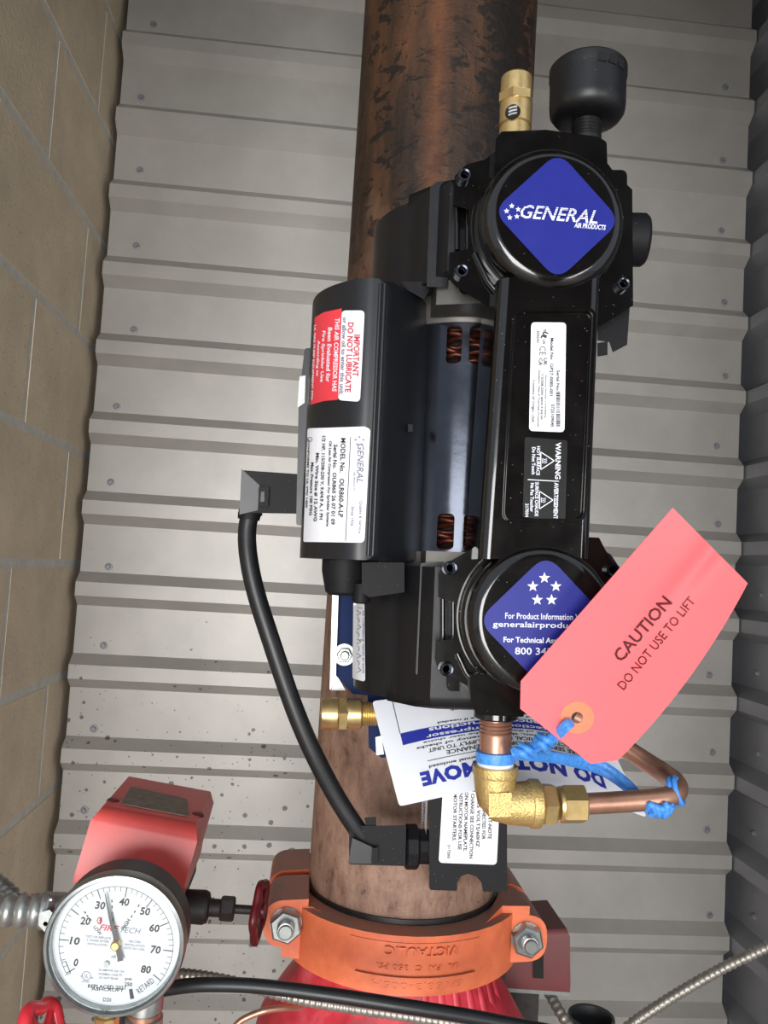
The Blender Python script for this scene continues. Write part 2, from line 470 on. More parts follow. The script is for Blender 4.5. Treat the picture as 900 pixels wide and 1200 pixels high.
def star_ring(cx, cy, R, r, a0=0.0):
    return [star(cx + R * math.sin(math.radians(a0 + 72 * k)), cy - R * math.cos(math.radians(a0 + 72 * k)), r) for k in range(5)]
def ink(items, mapf, sub=None):
    b = bmesh.new()
    for V, Fc in items: add_pydata(b, [(v[0], v[1], 0) for v in V], Fc)
    if sub: grid_cut(b, *sub)
    for v in b.verts: v.co = mapf(v.co.x, v.co.y)
    return b

# ================================================================== THE ROOM
XL, XR, YB, ZT, YF = -0.446, 0.829, 1.55, 2.62, ROOM_Y
RIB0, PITCH, SL, FLG, DEP = 0.711 + ZC, 0.1503, 0.0185, 0.0255, 0.022

def rib_profile(z0, z1):
    """(height, how far proud) pairs down a ribbed sheet"""
    P = [(z1, 0.0)]
    k = math.ceil((RIB0 - z1) / PITCH) - 0
    while True:
        t = RIB0 - k * PITCH
        if t - 2 * SL - FLG < z0: break
        if t < z1 - 0.001: P += [(t, 0.0), (t - SL, 1.0), (t - SL - FLG, 1.0), (t - 2 * SL - FLG, 0.0)]
        k += 1
    P.append((z0, 0.0)); return P
def ribbed(name, mat, pt, thick):
    b = bmesh.new(); prof = rib_profile(0.0, ZT); V = []; Fc = []
    for s in (0, 1):
        for z, h in prof: V += [pt(s, z, h, 0), pt(s, z, h, thick)]
    n = len(prof) * 2
    for i in range(len(prof) - 1):
        a = 2 * i
        Fc += [(a, a + 2, n + a + 2, n + a), (a + 1, n + a + 1, n + a + 3, a + 3), (a, a + 1, a + 3, a + 2), (n + a, n + a + 2, n + a + 3, n + a + 1)]
    Fc += [(0, n, n + 1, 1), (n - 2, n - 1, 2 * n - 1, 2 * n - 2)]
    add_pydata(b, V, Fc)
    o = link(name, b, mat, None, smooth=0); tag(o, kind='structure'); return o
wall_back = ribbed('wall_back', M_PANEL, lambda s, z, h, t: ((XL + 0.012, XR)[s], YB - h * DEP + t, z), 0.0012)
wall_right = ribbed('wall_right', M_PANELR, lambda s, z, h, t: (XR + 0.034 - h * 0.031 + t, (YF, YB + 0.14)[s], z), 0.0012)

def screw(x, y, z, d, parent, mesh=[None]):
    if mesh[0] is None:
        b = lathe([(0.0070, 0), (0.0070, 0.0010), (0.0052, 0.0018)], (0, 0, 0), (0, 0, 1), 12)
        hexnut((0, 0, 0.0014), (0, 0, 1), 0.0044, 0.0040, b)
        o = link('screw', b, M_PANELR, parent, 30, local=True); mesh[0] = o
    else:
        o = mesh[0].copy(); COL.objects.link(o); o.parent = parent
    o.location = (x, y, z); o.rotation_euler = Vector(d).to_track_quat('Z', 'Y').to_euler()
    return o
MW[wall_back] = Matrix(); MW[wall_right] = Matrix()
for k in range(-3, 10):
    z = RIB0 - k * PITCH + 0.017
    for x, j in ((XL + 0.062, 0), (XR - 0.042, 1)):
        jx = (rnd.random() - 0.5) * 0.024; jz = (rnd.random() - 0.5) * 0.014
        if 0.6 < z < 2.4: screw(x + jx, YB - 0.0005, z + jz, (0, -1, 0), wall_back)
for k in (5, 6, 7, 8, 9):
    screw(XR + 0.0335, 1.50 + rnd.random() * 0.02, RIB0 - k * PITCH + 0.03, (-1, 0, 0), wall_right)

# left wall of painted blocks, each block an object on the mortar bed
b = box(XL - 0.20, XL - 0.0005, YF, YB + 0.14, 0, ZT)
wall_left = tag(link('wall_left', b, M_MORTAR, None, 0), kind='structure'); MW[wall_left] = Matrix()
CO, BL, JT = 0.2035, 0.406, 0.015
zb = ZC - 0.027
for r in range(-6, 7):
    z0 = zb + r * CO + JT / 2; z1 = z0 + CO - JT
    z0 = max(z0, 0.0); z1 = min(z1, ZT)
    if z1 - z0 < 0.02: continue
    off = 1.455 if r % 2 == 0 else 1.235
    for k in range(-6, 2):
        y0 = off + k * 0.41 + JT / 2; y1 = y0 + 0.41 - JT
        y0 = max(y0, YF); y1 = min(y1, YB + 0.14)
        if y1 - y0 < 0.03: continue
        j = rnd.random() * 0.0008
        bb = box(XL - 0.03, XL + j, y0, y1, z0, z1, 0.0012, 1)
        link('concrete_block', bb, M_BLOCK, wall_left, 40)
b = box(-4.0, 4.0, -5.0, YB + 0.14, -0.1, 0.0); tag(link('floor', b, M_CONC, None, 0), kind='structure')
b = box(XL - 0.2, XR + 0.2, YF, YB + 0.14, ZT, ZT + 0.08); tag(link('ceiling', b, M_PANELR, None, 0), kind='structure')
b = box(XL - 0.2, XR + 0.2, YB + 0.14, YB + 0.2, 0, ZT); tag(link('wall_back_sheathing', b, M_DARK, None, 0), kind='structure')
# added dark blocker, unseen behind the camera, keeps the glossy black reflections dark
b = box(0.16, 0.90, -1.2, -1.1, 0, ZT)
tag(link('reflection_blocker', b, M_DARK, None, 0), kind='structure')
b = box(XL - 0.2, XR + 0.2, YF - 0.08, YF, 1.95, ZT)      # header over the open side
tag(link('wall_front_header', b, M_PANELR, None, 0), kind='structure')

# ================================================================== PIPE, COUPLING, VALVE
PX, PY, PR = 0.0965, 0.757, 0.0842
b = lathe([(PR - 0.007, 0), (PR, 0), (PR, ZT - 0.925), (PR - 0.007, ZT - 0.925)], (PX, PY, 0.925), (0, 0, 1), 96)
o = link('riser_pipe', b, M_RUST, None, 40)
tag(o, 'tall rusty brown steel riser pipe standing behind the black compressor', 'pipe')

CZ0, CZ1 = ZC - 0.331, ZC - 0.286
cp = thing('pipe_coupling', 'orange bolted grooved coupling clamped around foot of rusty riser', 'pipe coupling', (PX, PY, CZ0))
def housing(s):
    """half of the coupling; s=-1 towards the camera"""
    R0, R1 = PR + 0.0008, 0.106; pts = []
    for k in range(25):
        a = math.pi * k / 24; pts.append((PX - R1 * math.cos(a), PY + s * (0.004 + R1 * math.sin(a) * 0.985)))
    inner = [(PX + R0 * math.cos(math.pi * k / 24), PY + s * (0.004 + R0 * math.sin(math.pi * k / 24))) for k in range(25)]
    out = [p for p in pts] + inner
    bb = loft([(x, y, CZ0) for x, y in out], [(x, y, CZ1) for x, y in out], 0.006, 3, ang=50)
    # bolt pads at both ends
    for q in (-1, 1):
        P = rpoly([(-0.006, -0.0205), (0.030, -0.018), (0.030, 0.018), (-0.006, 0.0205)], [0, 0.017, 0.017, 0], 6)
        ring = lambda yy: [(PX + q * (0.090 + px), yy, (CZ0 + CZ1) / 2 + pz + (0.009 if q < 0 else 0.002)) for px, pz in P]
        loft(ring(PY + s * 0.006), ring(PY + s * 0.060), 0.005, 3, bm=bb, ang=50)
    if s < 0:       # the shoulders that run from the band out to the front bolt pads
        for q in (-1, 1):
            P = [(q * x, y) for x, y in ((-0.104, -0.0595), (-0.080, -0.0605), (-0.052, -0.0915), (-0.060, -0.075), (-0.090, -0.020))]
            up = 0.006 if q < 0 else 0.001
            loft([(PX + x, PY + y, CZ0 + (0.004 + up if i in (0, 4) else 0.003)) for i, (x, y) in enumerate(P)], [(PX + x, PY + y, CZ1 + (up if i in (0, 1, 4) else -0.003)) for i, (x, y) in enumerate(P)], 0.002, 2, bm=bb, ang=50)
    return bb
link('housing', housing(-1), M_ORANGE, cp, 40); link('housing', housing(1), M_ORANGE, cp, 40)
b = lathe([(PR + 0.0003, 0.001), (PR + 0.003, 0.0), (PR + 0.006, 0.02), (PR + 0.003, CZ1 - CZ0 + 0.0035), (PR + 0.0003, CZ1 - CZ0 + 0.003)], (PX, PY, CZ0), (0, 0, 1), 48)
link('gasket', b, M_RUBBER, cp, 40, label='black rubber gasket')
for q in (-1, 1):
    c = Vector((PX + q * 0.1015, PY - 0.060, (CZ0 + CZ1) / 2 + (0.010 if q < 0 else 0.003)))
    bo = link('bolt', lathe([(0.0062, -0.16), (0.0064, 0.016), (0.0050, 0.0185), (0.0, 0.0185)], c, (0, -1, 0), 20), M_ZINC, cp, 40)
    bt = bmesh.new()
    for t in range(5): lathe([(0.0060, 0.0), (0.0071, 0.0008), (0.0060, 0.0016)], c + Vector((0, -0.008 - t * 0.0019, 0)), (0, -1, 0), 16, bt)
    link('thread', bt, M_ZINC, cp, 40)
    nb = hexnut(c, (0, -1, 0), 0.0137, 0.0105, None, 0.3); lathe([(0.0132, -0.0006), (0.0132, 0.0018)], c, (0, -1, 0), 24, nb)
    link('nut', nb, M_ZINC, cp, 30)
def oncoup(R):
    def f(x, z, e=0.0):
        a = x / 0.106; return Vector((PX + (R + e) * math.sin(a), PY - 0.004 - (R + e) * math.cos(a) * 0.985, z))
    return f
f = oncoup(0.1068)
zc = (CZ0 + CZ1) / 2
b = bmesh.new()
for z0, z1, xa, xb in ((zc + 0.006, zc + 0.0175, -0.052, 0.056), (zc - 0.019, zc - 0.0075, -0.046, 0.052)):
    bb = fill2d([[(xa + 0.006, z0), (xb - 0.006, z0), (xb, z1), (xa, z1)]]); grid_cut(bb, 0.008, 0)
    for v in bb.verts: v.co = f(v.co.x, v.co.y)
    bmesh.ops.recalc_face_normals(bb, faces=bb.faces); bmesh.ops.solidify(bb, geom=bb.faces[:], thickness=0.002); merge(b, bb)
link('raised_band', b, M_ORANGE, cp, 40)
def raised(s, cx, cz, L, H, R, up):
    V, Fc = glyphs(s, 0.012, 0, 1.05, 0.5); g = oncoup(R); bb = bmesh.new()
    V2 = [g(cx - (x - .5) * L, cz - (y - .5) * H, up * (z + .5)) for x, y, z in V]; add_pydata(bb, V2, Fc); return bb
b = raised('VICTAULIC', 0.006, zc + 0.0118, 0.058, 0.0068, 0.1074, 0.0018)
merge(b, raised('6/168,3-005H', 0.004, zc - 0.0132, 0.072, 0.0062, 0.1074, 0.0018))
merge(b, raised('UL  FM  C  350 PSI', 0.004, zc - 0.001, 0.066, 0.0042, 0.1064, 0.0007))
link('raised_lettering', b, M_ORANGE, cp, 0)

vb = lathe([(0.079, 0.0), (0.134, 0.0), (0.134, 0.020), (0.100, 0.022), (0.098, 0.08), (0.126, 0.16), (0.134, 0.30), (0.134, 0.70), (0.131, 0.80), (0.121, 0.845), (0.104, 0.872), (0.092, 0.888), (0.0865, 0.905), (0.0845, 0.9185), (0.078, 0.9185)], (PX, PY, 0), (0, 0, 1), 64)
for k in range(1, 8):      # cast flutes on the shoulder
    a = math.radians(-90 + k * 9.5); ca, sa = math.cos(a), math.sin(a)
    tube([(PX + ca * r, PY + sa * r, z) for r, z in ((0.080, 0.917), (0.0838, 0.902), (0.0905, 0.884), (0.0990, 0.868))], [0.0045, 0.005, 0.005, 0.003], 8, vb)
o = link('valve_body', vb, M_REDV, None, 50)
tag(o, 'round red enamel valve body with scuffed shoulder under the orange coupling', 'valve')

# ================================================================== THE COMPRESSOR
TILT = Matrix.Rotation(math.radians(-0.9), 4, 'Y')
AO = Vector((0.129, 0.50, 0.09 + ZC))
ac = thing('air_compressor', 'glossy black twin head air compressor with blue diamond stickers on the riser', 'air compressor', AO, TILT)
AI = MW[ac].inverted()
def lp(px, py, Y):                      # photo point on a depth plane, in the compressor's own frame
    return AI @ at(px, py, Y)
def lparts(name, bm, mat, smooth=35, label=None, parent=None):
    return link(name, bm, mat, parent or ac, smooth, True, label)
R3 = lambda v: Vector(v)
# ---- motor can with winding slots (axis upright)
MX, MD, MR = -0.029, 0.080, 0.053
def can(u_ang, v, r=MR): return (MX + r * math.sin(u_ang), MD - r * math.cos(u_ang), v)
tz, bz = lp(545, 383, 0.53).z, lp(545, 645, 0.53).z     # slot rows
tz2, bz2 = lp(545, 427, 0.53).z, lp(545, 603, 0.53).z
def px_ang(px, py):
    """angle on the can that shows at photo column px"""
    r = AI.to_3x3() @ ray(px, py); c = AI @ Vector((0, 0, ZC))
    best = None
    for k in range(-900, 901):
        a = math.radians(k / 10); p = Vector(can(a, 0)); s = (p.y - c.y) / r.y; e = abs(c.x + r.x * s - p.x)
        if p.y < MD and (best is None or e < best[0]): best = (e, a)
    return best[1]
slots_t = [(px_ang(523, 405), px_ang(541, 405)), (px_ang(550, 405), px_ang(568, 405))]
slots_b = [(px_ang(512, 625), px_ang(532, 625)), (px_ang(543, 625), px_ang(561, 625))]
def can_sheet(z0, z1, slots, s0, s1):
    A0, A1 = -1.35, 1.35
    loops = [[(A0, z0), (A1, z0), (A1, z1), (A0, z1)]]
    w = slots[1][0] - slots[0][0]
    for k in range(0, 3):
        a0 = slots[0][0] + w * k; a1 = slots[0][1] + w * k
        if a0 > A0 + 0.05 and a1 < A1 - 0.05:
            loops.append([(x / 1000.0, y / 1000.0) for x, y in rrect(a0 * 1000, s0 * 1000, a1 * 1000, s1 * 1000, 55, 3)])
    # corner radii are unequal in angle and height: flatten the corners by hand
    out = [loops[0]]
    for lpz in loops[1:]:
        xs = [p[0] for p in lpz]; x0, x1 = min(xs), max(xs); r_a, r_z = 0.06, 0.003
        P = []
        for cx, cy, t0 in ((x0 + r_a, s0 + r_z, 180), (x1 - r_a, s0 + r_z, 270), (x1 - r_a, s1 - r_z, 0), (x0 + r_a, s1 - r_z, 90)):
            for j in range(5):
                t = math.radians(t0 + 22.5 * j); P.append((cx + r_a * math.cos(t), cy + r_z * math.sin(t)))
        out.append(P)
    return sheet(out, lambda a, z: Vector(can(a, z)), 0.075, 0, 0.0016)
mid_t, mid_b = tz2 - 0.004, bz2 + 0.004
cb = can_sheet(mid_t, tz + 0.006, slots_t, tz2, tz)
merge(cb, can_sheet(bz - 0.006, mid_b, slots_b, bz, bz2))
merge(cb, sheet([[(-1.35, mid_b), (1.35, mid_b), (1.35, mid_t), (-1.35, mid_t)]], lambda a, z: Vector(can(a, z)), 0.075, 0, 0.0016))
can_o = lparts('motor_shell', cb, M_STEEL, 30)
# windings behind the slots
for z0, z1 in ((tz2 - 0.002, tz + 0.004), (bz - 0.004, bz2 + 0.002)):
    wb = bmesh.new()
    for k in range(8):
        zz = z0 + (z1 - z0) * (k + 0.5) / 8; P = []
        for j in range(40):
            a = 2 * math.pi * j / 40; r = 0.040 + 0.0030 * math.sin(6 * a + k * 1.7) + 0.0014 * math.sin(17 * a + k)
            P.append((MX + r * math.sin(a), MD - r * math.cos(a), zz + 0.0012 * math.sin(9 * a + k * 2.1)))
        tube(P, 0.0019, 6, wb, True)
    lparts('copper_winding', wb, M_COPPERD, 60, label='orange copper motor winding')
lparts('motor_core', lathe([(0.0, bz - 0.01), (0.033, bz - 0.01), (0.033, tz + 0.01), (0.0, tz + 0.01)], (MX, MD, 0), (0, 0, 1), 24), M_DARK)
# end bells of bare aluminium, at both ends of the can
for z0, z1 in ((tz + 0.002, 0.102), (-0.094, bz - 0.002)):
    eb = lathe([(MR - 0.006, z0), (MR + 0.0025, z0), (MR + 0.004, z0 + 0.004), (MR + 0.004, z1)], (MX, MD, 0), (0, 0, 1), 40)
    loft([(-0.062, 0.004, z0 + 0.003), (-0.028, -0.008, z0 + 0.003), (-0.028, 0.03, z0 + 0.003), (-0.062, 0.03, z0 + 0.003)],
         [(-0.062, 0.004, z1), (-0.028, -0.008, z1), (-0.028, 0.03, z1), (-0.062, 0.03, z1)], 0.002, 2, eb)
    lparts('end_bell', eb, M_ALU)
# ---- crankcase shrouds at both ends
def shroud(z_in, z_out, up):
    P = []
    R = 0.0705
    a0 = math.atan2(-0.073 - MX, MD - 0.025)          # first point, front left
    n = 36
    for k in range(n + 1):
        a = a0 - (2 * math.pi - 2 * abs(a0)) * k / n
        P.append((MX + R * math.sin(a), MD - R * math.cos(a)))
    P += [(0.012, 0.002), (0.010, -0.014), (-0.0585, -0.014), (-0.0655, 0.001)]
    bb = loft([(x, y, z_in) for x, y in P], [(x, y, z_out) for x, y in P])
    top = [e for e in bb.edges if all(abs(v.co.z - z_out) < 1e-6 for v in e.verts)]
    bmesh.ops.bevel(bb, geom=top, offset=0.009, segments=4, profile=0.5, affect='EDGES', clamp_overlap=True)
    return bb
lparts('crankcase_shroud', shroud(0.096, 0.158, 1), M_SHROUD, 32)
lparts('crankcase_shroud', shroud(-0.087, -0.173, -1), M_SHROUD, 32)
lparts('shroud_rib', prism([(504, 219), (512, 213), (533, 211), (524, 337), (500, 336)], 0.4975, 0.545, 0.003, 3, conv=lp), M_SHROUD, 40)
lparts('shroud_rib', prism([(493, 660), (520, 658), (520, 800), (497, 798), (487, 789)], 0.4995, 0.545, 0.003, 3, conv=lp), M_SHROUD, 40)
# pointed apron under the upper shroud, block and boss over the lower one
ap = loft([lp(x, y, 0.532) for x, y in ((470, 330), (503, 330), (503, 337), (495, 351), (478, 340))], [lp(x, y, 0.516) for x, y in ((470, 330), (507, 330), (505, 337), (497, 351), (478, 340))], 0.001)
lparts('shroud_apron', ap, M_BLACK2)
lparts('terminal_block', prism([(424, 659), (474, 659), (474, 694), (433, 700), (424, 694)], 0.515, 0.56, 0.003, 2, conv=lp), M_BLACK2)
nb = lathe([(0.0155, 0.004), (0.0155, -0.010), (0.0125, -0.024), (0.010, -0.026), (0.0, -0.026)], lp(405, 652, 0.545), (0, 0, 1), 24)
lathe([(0.006, 0.0), (0.006, -0.012), (0.0042, -0.013), (0, -0.013)], lp(424, 684, 0.535), (0, 0, 1), 12, nb)
lparts('cable_boss', nb, M_BLACK2)

# ---- capacitor cover: D section, seam ridge towards the camera
vt, vb_ = lp(441, 326, 0.50).z, lp(441, 657, 0.50).z
CP = [lp(500, 480, 0.540), lp(478, 480, 0.522), lp(455, 480, 0.5055), lp(447, 480, 0.5005)]
CPL = [lp(437, 480, 0.5005), lp(425, 480, 0.5008), lp(410, 480, 0.5045), lp(392, 480, 0.513), lp(375, 480, 0.526), lp(364, 480, 0.541), lp(360, 480, 0.560), lp(362, 480, 0.585)]
outl = [Vector((p.x, p.y)) for p in CP] + [Vector((q.x, q.y)) for q in catmull(CPL, 4)]
back = [(outl[-1].x + 0.002, 0.11), (outl[0].x - 0.012, 0.115), (outl[0].x, 0.055)]
OUT2 = [tuple(p) for p in outl] + back
bb = loft([(x, y, vb_) for x, y in OUT2], [(x, y, vt) for x, y in OUT2])
es = [e for e in bb.edges if abs(e.verts[0].co.z - e.verts[1].co.z) < 1e-6]
bmesh.ops.bevel(bb, geom=es, offset=0.0045, segments=3, profile=0.5, affect='EDGES', clamp_overlap=True)
cover = lparts('capacitor_cover', bb, M_CAP, 40)
seam = bmesh.new()
a, c = CP[3], CPL[0]
for dx in (0.0, 0.0028):
    x = c.x + 0.0012 + dx
    tube([(x, a.y + 0.0004, vb_ + 0.003), (x, a.y + 0.0004, vt - 0.003)], 0.0014, 8, seam)
lparts('seam_ridge', seam, M_CAP, 60)
lparts('cover_clip', prism([(478, 497), (484, 497), (484, 506), (478, 506)], 0.519, 0.535, 0.0006, conv=lp), M_BLACK2)
# back box of the terminal compartment, seen past the left edge of the cover
def px_box(P, Y0, Y1, bev, seg=2): return prism(P, Y0, Y1, bev, seg, conv=lp)
lparts('terminal_box', px_box(rpoly([(357, 408), (480, 404), (486, 610), (347, 616), (350, 470)], 4), 0.575, 0.622, 0.004), M_CAP)
lparts('box_sticker', px_box([(351, 441), (358, 440), (357, 472), (348.5, 478)], 0.5742, 0.5746, 0), M_GALV, 0, 'pale sticker on the terminal box')

def on_cover(off):
    """photo point -> front of the capacitor cover (upright ruled surface)"""
    c = AI @ Vector((0, 0, ZC)); m3 = AI.to_3x3(); O = outl
    def f(px, py):
        r = m3 @ ray(px, py); best = None
        for i in range(len(O) - 1):
            a, b = O[i], O[i + 1]; dx, dy = b.x - a.x, b.y - a.y
            den = r.x * dy - r.y * dx
            if abs(den) < 1e-12: continue
            s = ((a.x - c.x) * dy - (a.y - c.y) * dx) / den
            t = ((a.x - c.x) * r.y - (a.y - c.y) * r.x) / den
            if -0.02 <= t <= 1.02 and s > 0 and (best is None or s < best[0]):
                n = Vector((dy, -dx, 0)).normalized()
                if n.dot(r) > 0: n = -n
                best = (s, n)
        if best is None:
            return c + r * 0.55
        return c + r * best[0] + best[1] * off
    return f
fc0, fc1 = on_cover(0.00035), on_cover(0.0007)
# white rating sticker
lab = lparts('rating_sticker', sheet([rpoly([(361, 502), (427, 500), (434, 503), (427, 636), (356, 635)], [3, 2, 5, 6, 2])], fc0, 4, 0), M_WHITE, 60)
T = [line('GENERAL', 422.5, 543, 46, 7.5, 91.5, 0.02, 0.25), line('AIR PRODUCTS', 415.5, 564, 22, 2.6, 91.5),
     line('Quality & Service', 422, 606, 38, 4.6, 92), line('Since 1936', 413.5, 605, 23, 3.8, 92)]
lparts('lettering', ink(T + star_ring(421.5, 517, 4.6, 2.1), fc1), M_INKG, 0, parent=lab)
T = [stroke(411.5, 512, 405.5, 634, 0.8), line('MODEL No.   OLR860-A-LP', 401.5, 560, 93, 6, 92), line('Serial No.  OLR860 26 07 01 09', 392.5, 568, 94, 4.8, 92),
     line('Oil Less Air Compressor For Sprinkler Systems', 386, 567, 100, 4.2, 92), line('1/2 HP, 115/208-230 V, 9.4/4.9 A, 1 PH', 378.5, 560, 98, 4.6, 92),
     line('Min. Wire Size # 12 AWG', 371.5, 571, 80, 4.2, 92), line('Max. Pressure 100 PSIG', 366, 573, 62, 3.4, 92), line('CONFORMS TO UL STD 1450', 361.5, 555, 80, 2.4, 92)]
T2 = [ring2d(364, 515, 2.6, 0.8, 12)]
lparts('lettering', ink(T, fc1), M_INK, 0, parent=lab); lparts('printed_mark', ink(T2, fc1), M_INKG, 0, parent=lab)
# white do-not-lubricate sticker
lab = lparts('lubricate_sticker', sheet([rpoly([(401, 364), (427.5, 364), (422, 471), (396.5, 469)], 5)], fc0, 4, 0), M_WHITE, 60)
lparts('lettering', ink([line('IMPORTANT', 418, 417, 49, 7.2, 92.5, 0.03), line('DO NOT LUBRICATE', 410, 419, 82, 7, 92.5, 0.03)], fc1), M_INKR, 0, parent=lab)
lparts('lettering', ink([line('or allow oil to enter this unit', 403, 417, 90, 5.0, 92.5)], fc1), M_INKG, 0, parent=lab)
# red evaluation sticker, wrapped round the left side
lab = lparts('red_sticker', sheet([[(369.5, 372), (380, 366), (401, 361.5), (398, 462), (396, 468.5), (380, 470), (364.5, 474.5)]], fc0, 4, 0), M_REDST, 60)
lparts('lettering', ink([line('THIS AIR COMPRESSOR HAS', 394.5, 416, 86, 5.4, 92.5, 0.02), line('Been Evaluated for', 386.5, 416, 64, 5.0, 92.5, 0.02),
     line('Fire Sprinkler Use', 379, 418, 60, 4.8, 92.5, 0.02), line('According to', 373.5, 420, 42, 3.8, 92.5, 0.02), line('UL FIRE PUMP EQUIPMENT STD', 368.3, 425, 88, 2.6, 92.5, 0.02)], fc1), M_INKW, 0, parent=lab)

# ---- manifold bar between the heads, with raised panel rim
BF = 0.455
def bar_ring(Y, grow): return [lp(x, y, Y) for x, y in ((584 - grow, 330), (705 + grow, 330), (694 + grow, 655), (563 - grow, 655))]
bb = bmesh.new()
ring0 = [lp(x, y, BF) for x, y in ((585, 325), (706, 325), (693, 655), (562, 655))]
back0 = [v + Vector((0, 0.047, 0)) for v in ring0]
bb = loft(ring0, back0)
es = [e for e in bb.edges if (abs(e.verts[0].co.z - e.verts[1].co.z) > 0.1 and (e.verts[0].co.y + e.verts[1].co.y) / 2 < -0.04)]
bmesh.ops.bevel(bb, geom=es, offset=0.0065, segments=6, profile=0.5, affect='EDGES')
lparts('manifold_bar', bb, M_GLOSS, 40)
RO = rpoly([(603, 363), (698, 361), (686, 611), (590, 611)], 12); RI = rpoly([(606, 366), (695, 364.5), (683, 608), (593.5, 608)], 10)
lparts('panel_rim', sheet([RO, RI], lambda x, y: lp(x, y, BF - 0.0016), 0, 0, -0.0016), M_GLOSS, 40)
lab = lparts('serial_sticker', sheet([rpoly([(622.5, 377.5), (663.5, 378), (661.5, 506.5), (620, 505)], 5)], lambda x, y: lp(x, y, BF - 0.0003), 0, 0), M_WHITE, 0)
mf = lambda x, y: lp(x, y, BF - 0.0006)
T = [line('Model No:  GP27-0085-001', 646.5, 430, 68, 4.2, 90.8), line('Serial No:', 654, 446, 25, 3.8, 91), line('0725109045', 647.5, 487, 27, 4.2, 91),
     line('Country of Origin: USA', 624.8, 470, 50, 3.8, 91.3), line('Factory Wired: 115V/60Hz', 639.2, 465, 50, 2.6, 91), line('115/208-230V 60Hz 9.4/4.9A', 635.2, 465, 54, 2.9, 91),
     line('Insulation Class B Thermally Protected', 631.2, 467, 66, 2.9, 91.2), line('UL', 638, 393, 9, 6.5, 115, 0.06), line('c', 638.8, 387.4, 3, 3, 90), line('US', 637.5, 400.5, 5, 3, 90),
     line('E325361', 630.6, 395, 14, 2.8, 91), line('CE', 636, 411, 10.5, 7.5, 91, 0.0), line('UK', 639, 424, 9, 4.4, 91, 0.02), line('CA', 633.5, 424, 9, 4.4, 91, 0.02)]
y = 459.0
while y < 500:
    w = rnd.choice((0.7, 0.7, 1.2, 1.7)); T.append(rect(651.6, y, 656.6, y + w)); y += w + rnd.choice((0.7, 0.7, 1.1))
lparts('lettering', ink(T, mf), M_INK, 0, parent=lab)
lab = lparts('warning_sticker', sheet([rpoly([(615, 512), (665, 516), (662.5, 612), (612.5, 606)], 3)], lambda x, y: lp(x, y, BF - 0.0003), 0, 0), M_WARN, 0)
def tri(cx, cy, r):
    o = []; P = [(cx + r * 0.95, cy), (cx - r * 0.55, cy - r * 0.98), (cx - r * 0.55, cy + r * 0.98)]
    for i in range(3):
        a, b = P[i], P[(i + 1) % 3]; o.append(stroke(a[0], a[1], b[0], b[1], 1.1))
    for k in (-1, 0, 1):
        o += [stroke(cx - r * .25, cy + k * 2.0, cx - r * .05, cy + k * 2.0 + .8, .7), stroke(cx - r * .05, cy + k * 2.0 + .8, cx + r * .15, cy + k * 2.0 - .6, .7)]
    o.append(stroke(cx - r * .35, cy - 3, cx - r * .35, cy + 3, .8)); return o
T = [line('WARNING', 654, 540, 43, 6.5, 91, 0.02), line('AVERTISSEMENT', 651.5, 587, 43, 5.2, 91.5, 0.02), stroke(618.5, 562, 655, 564, 1.0)] + tri(639.5, 540, 10.5) + tri(638, 586, 10.5)
T += [line('HOT SURFACE', 630.8, 540, 34, 4.2, 91, 0.02), line('Do Not Touch', 625.3, 540, 32, 4.2, 91, 0.01), line('SURFACE CHAUDE', 629, 585, 40, 4.2, 91, 0.02), line('Ne Pas Toucher', 623.5, 583, 34, 4.2, 91, 0.01), line('217034', 617.5, 598, 16, 4.0, 91, 0.01)]
lparts('lettering', ink(T, mf), M_INKW, 0, parent=lab)

# ---- cylinder heads
HF = 0.450
HC = [(lp(651.5, 252.5, HF), 'upper'), (lp(638, 727, HF), 'lower')]
for c, w in HC:
    prof = [(0.0, 0.0), (0.0345, 0.0), (0.0368, -0.0004), (0.0395, -0.0020), (0.0412, -0.0045), (0.0420, -0.0080), (0.0424, -0.0160), (0.0436, -0.0172), (0.0452, -0.0172), (0.0452, -0.0215)]
    prof = [(r * 1.02, h) for r, h in prof]
    prof.append((0.0, -0.0215))
    lparts('cylinder_head', lathe(prof, c, (0, -1, 0), 72), M_GLOSS, 40)
def flange(P): return prism(P, 0.470, 0.484, 0.0022, 2, conv=lp)
upP = [(533, 206), (546, 193), (568, 187), (597, 165), (700, 175), (722, 205), (741, 222), (742, 358), (705, 381), (588, 362), (570, 358), (534, 336), (526, 327), (527, 296), (548, 292), (549, 246), (531, 240)]
lparts('head_flange', flange(upP), M_GLOSS, 24)
loP = [(514, 672), (520, 662), (558, 640), (580, 625), (702, 630), (724, 672), (722, 790), (690, 830), (600, 838), (556, 826), (548, 804), (513, 784), (510, 772), (511, 752), (531, 748), (533, 706), (514, 700)]
lparts('head_flange', flange(loP), M_GLOSS, 24)
# barrels behind the flanges, with the cooling recess that shows in the notch
for (x0, y0, x1, y1) in ((530, 195, 735, 345), (515, 655, 725, 810)):
    lparts('cylinder_barrel', prism(rrect(x0 + 8, y0 + 4, x1, y1, 8), 0.484, 0.53, 0.002, conv=lp), M_GLOSS, 40)
for (cx, cy) in ((541, 268), (524, 727)):
    rb = bmesh.new()
    for dx in (-5, 7): tube([lp(cx + dx, cy - 25, 0.483), lp(cx + dx, cy + 25, 0.483)], 0.0016, 8, rb)
    lparts('cooling_rib', rb, M_GLOSS, 60)
def cap_screw(px, py, Y=0.470, r=0.0041):
    c = lp(px, py, Y); sb = lathe([(r * 0.55, 0.0012), (r * 0.62, 0.0042), (r * 0.88, 0.0045), (r, 0.0038), (r, -0.002)], c, (0, -1, 0), 24)
    lathe([(0.0, 0.0012), (r * 0.56, 0.0012)], c, (0, -1, 0), 6, sb)
    lparts('cap_screw', sb, M_STEEL, 30)
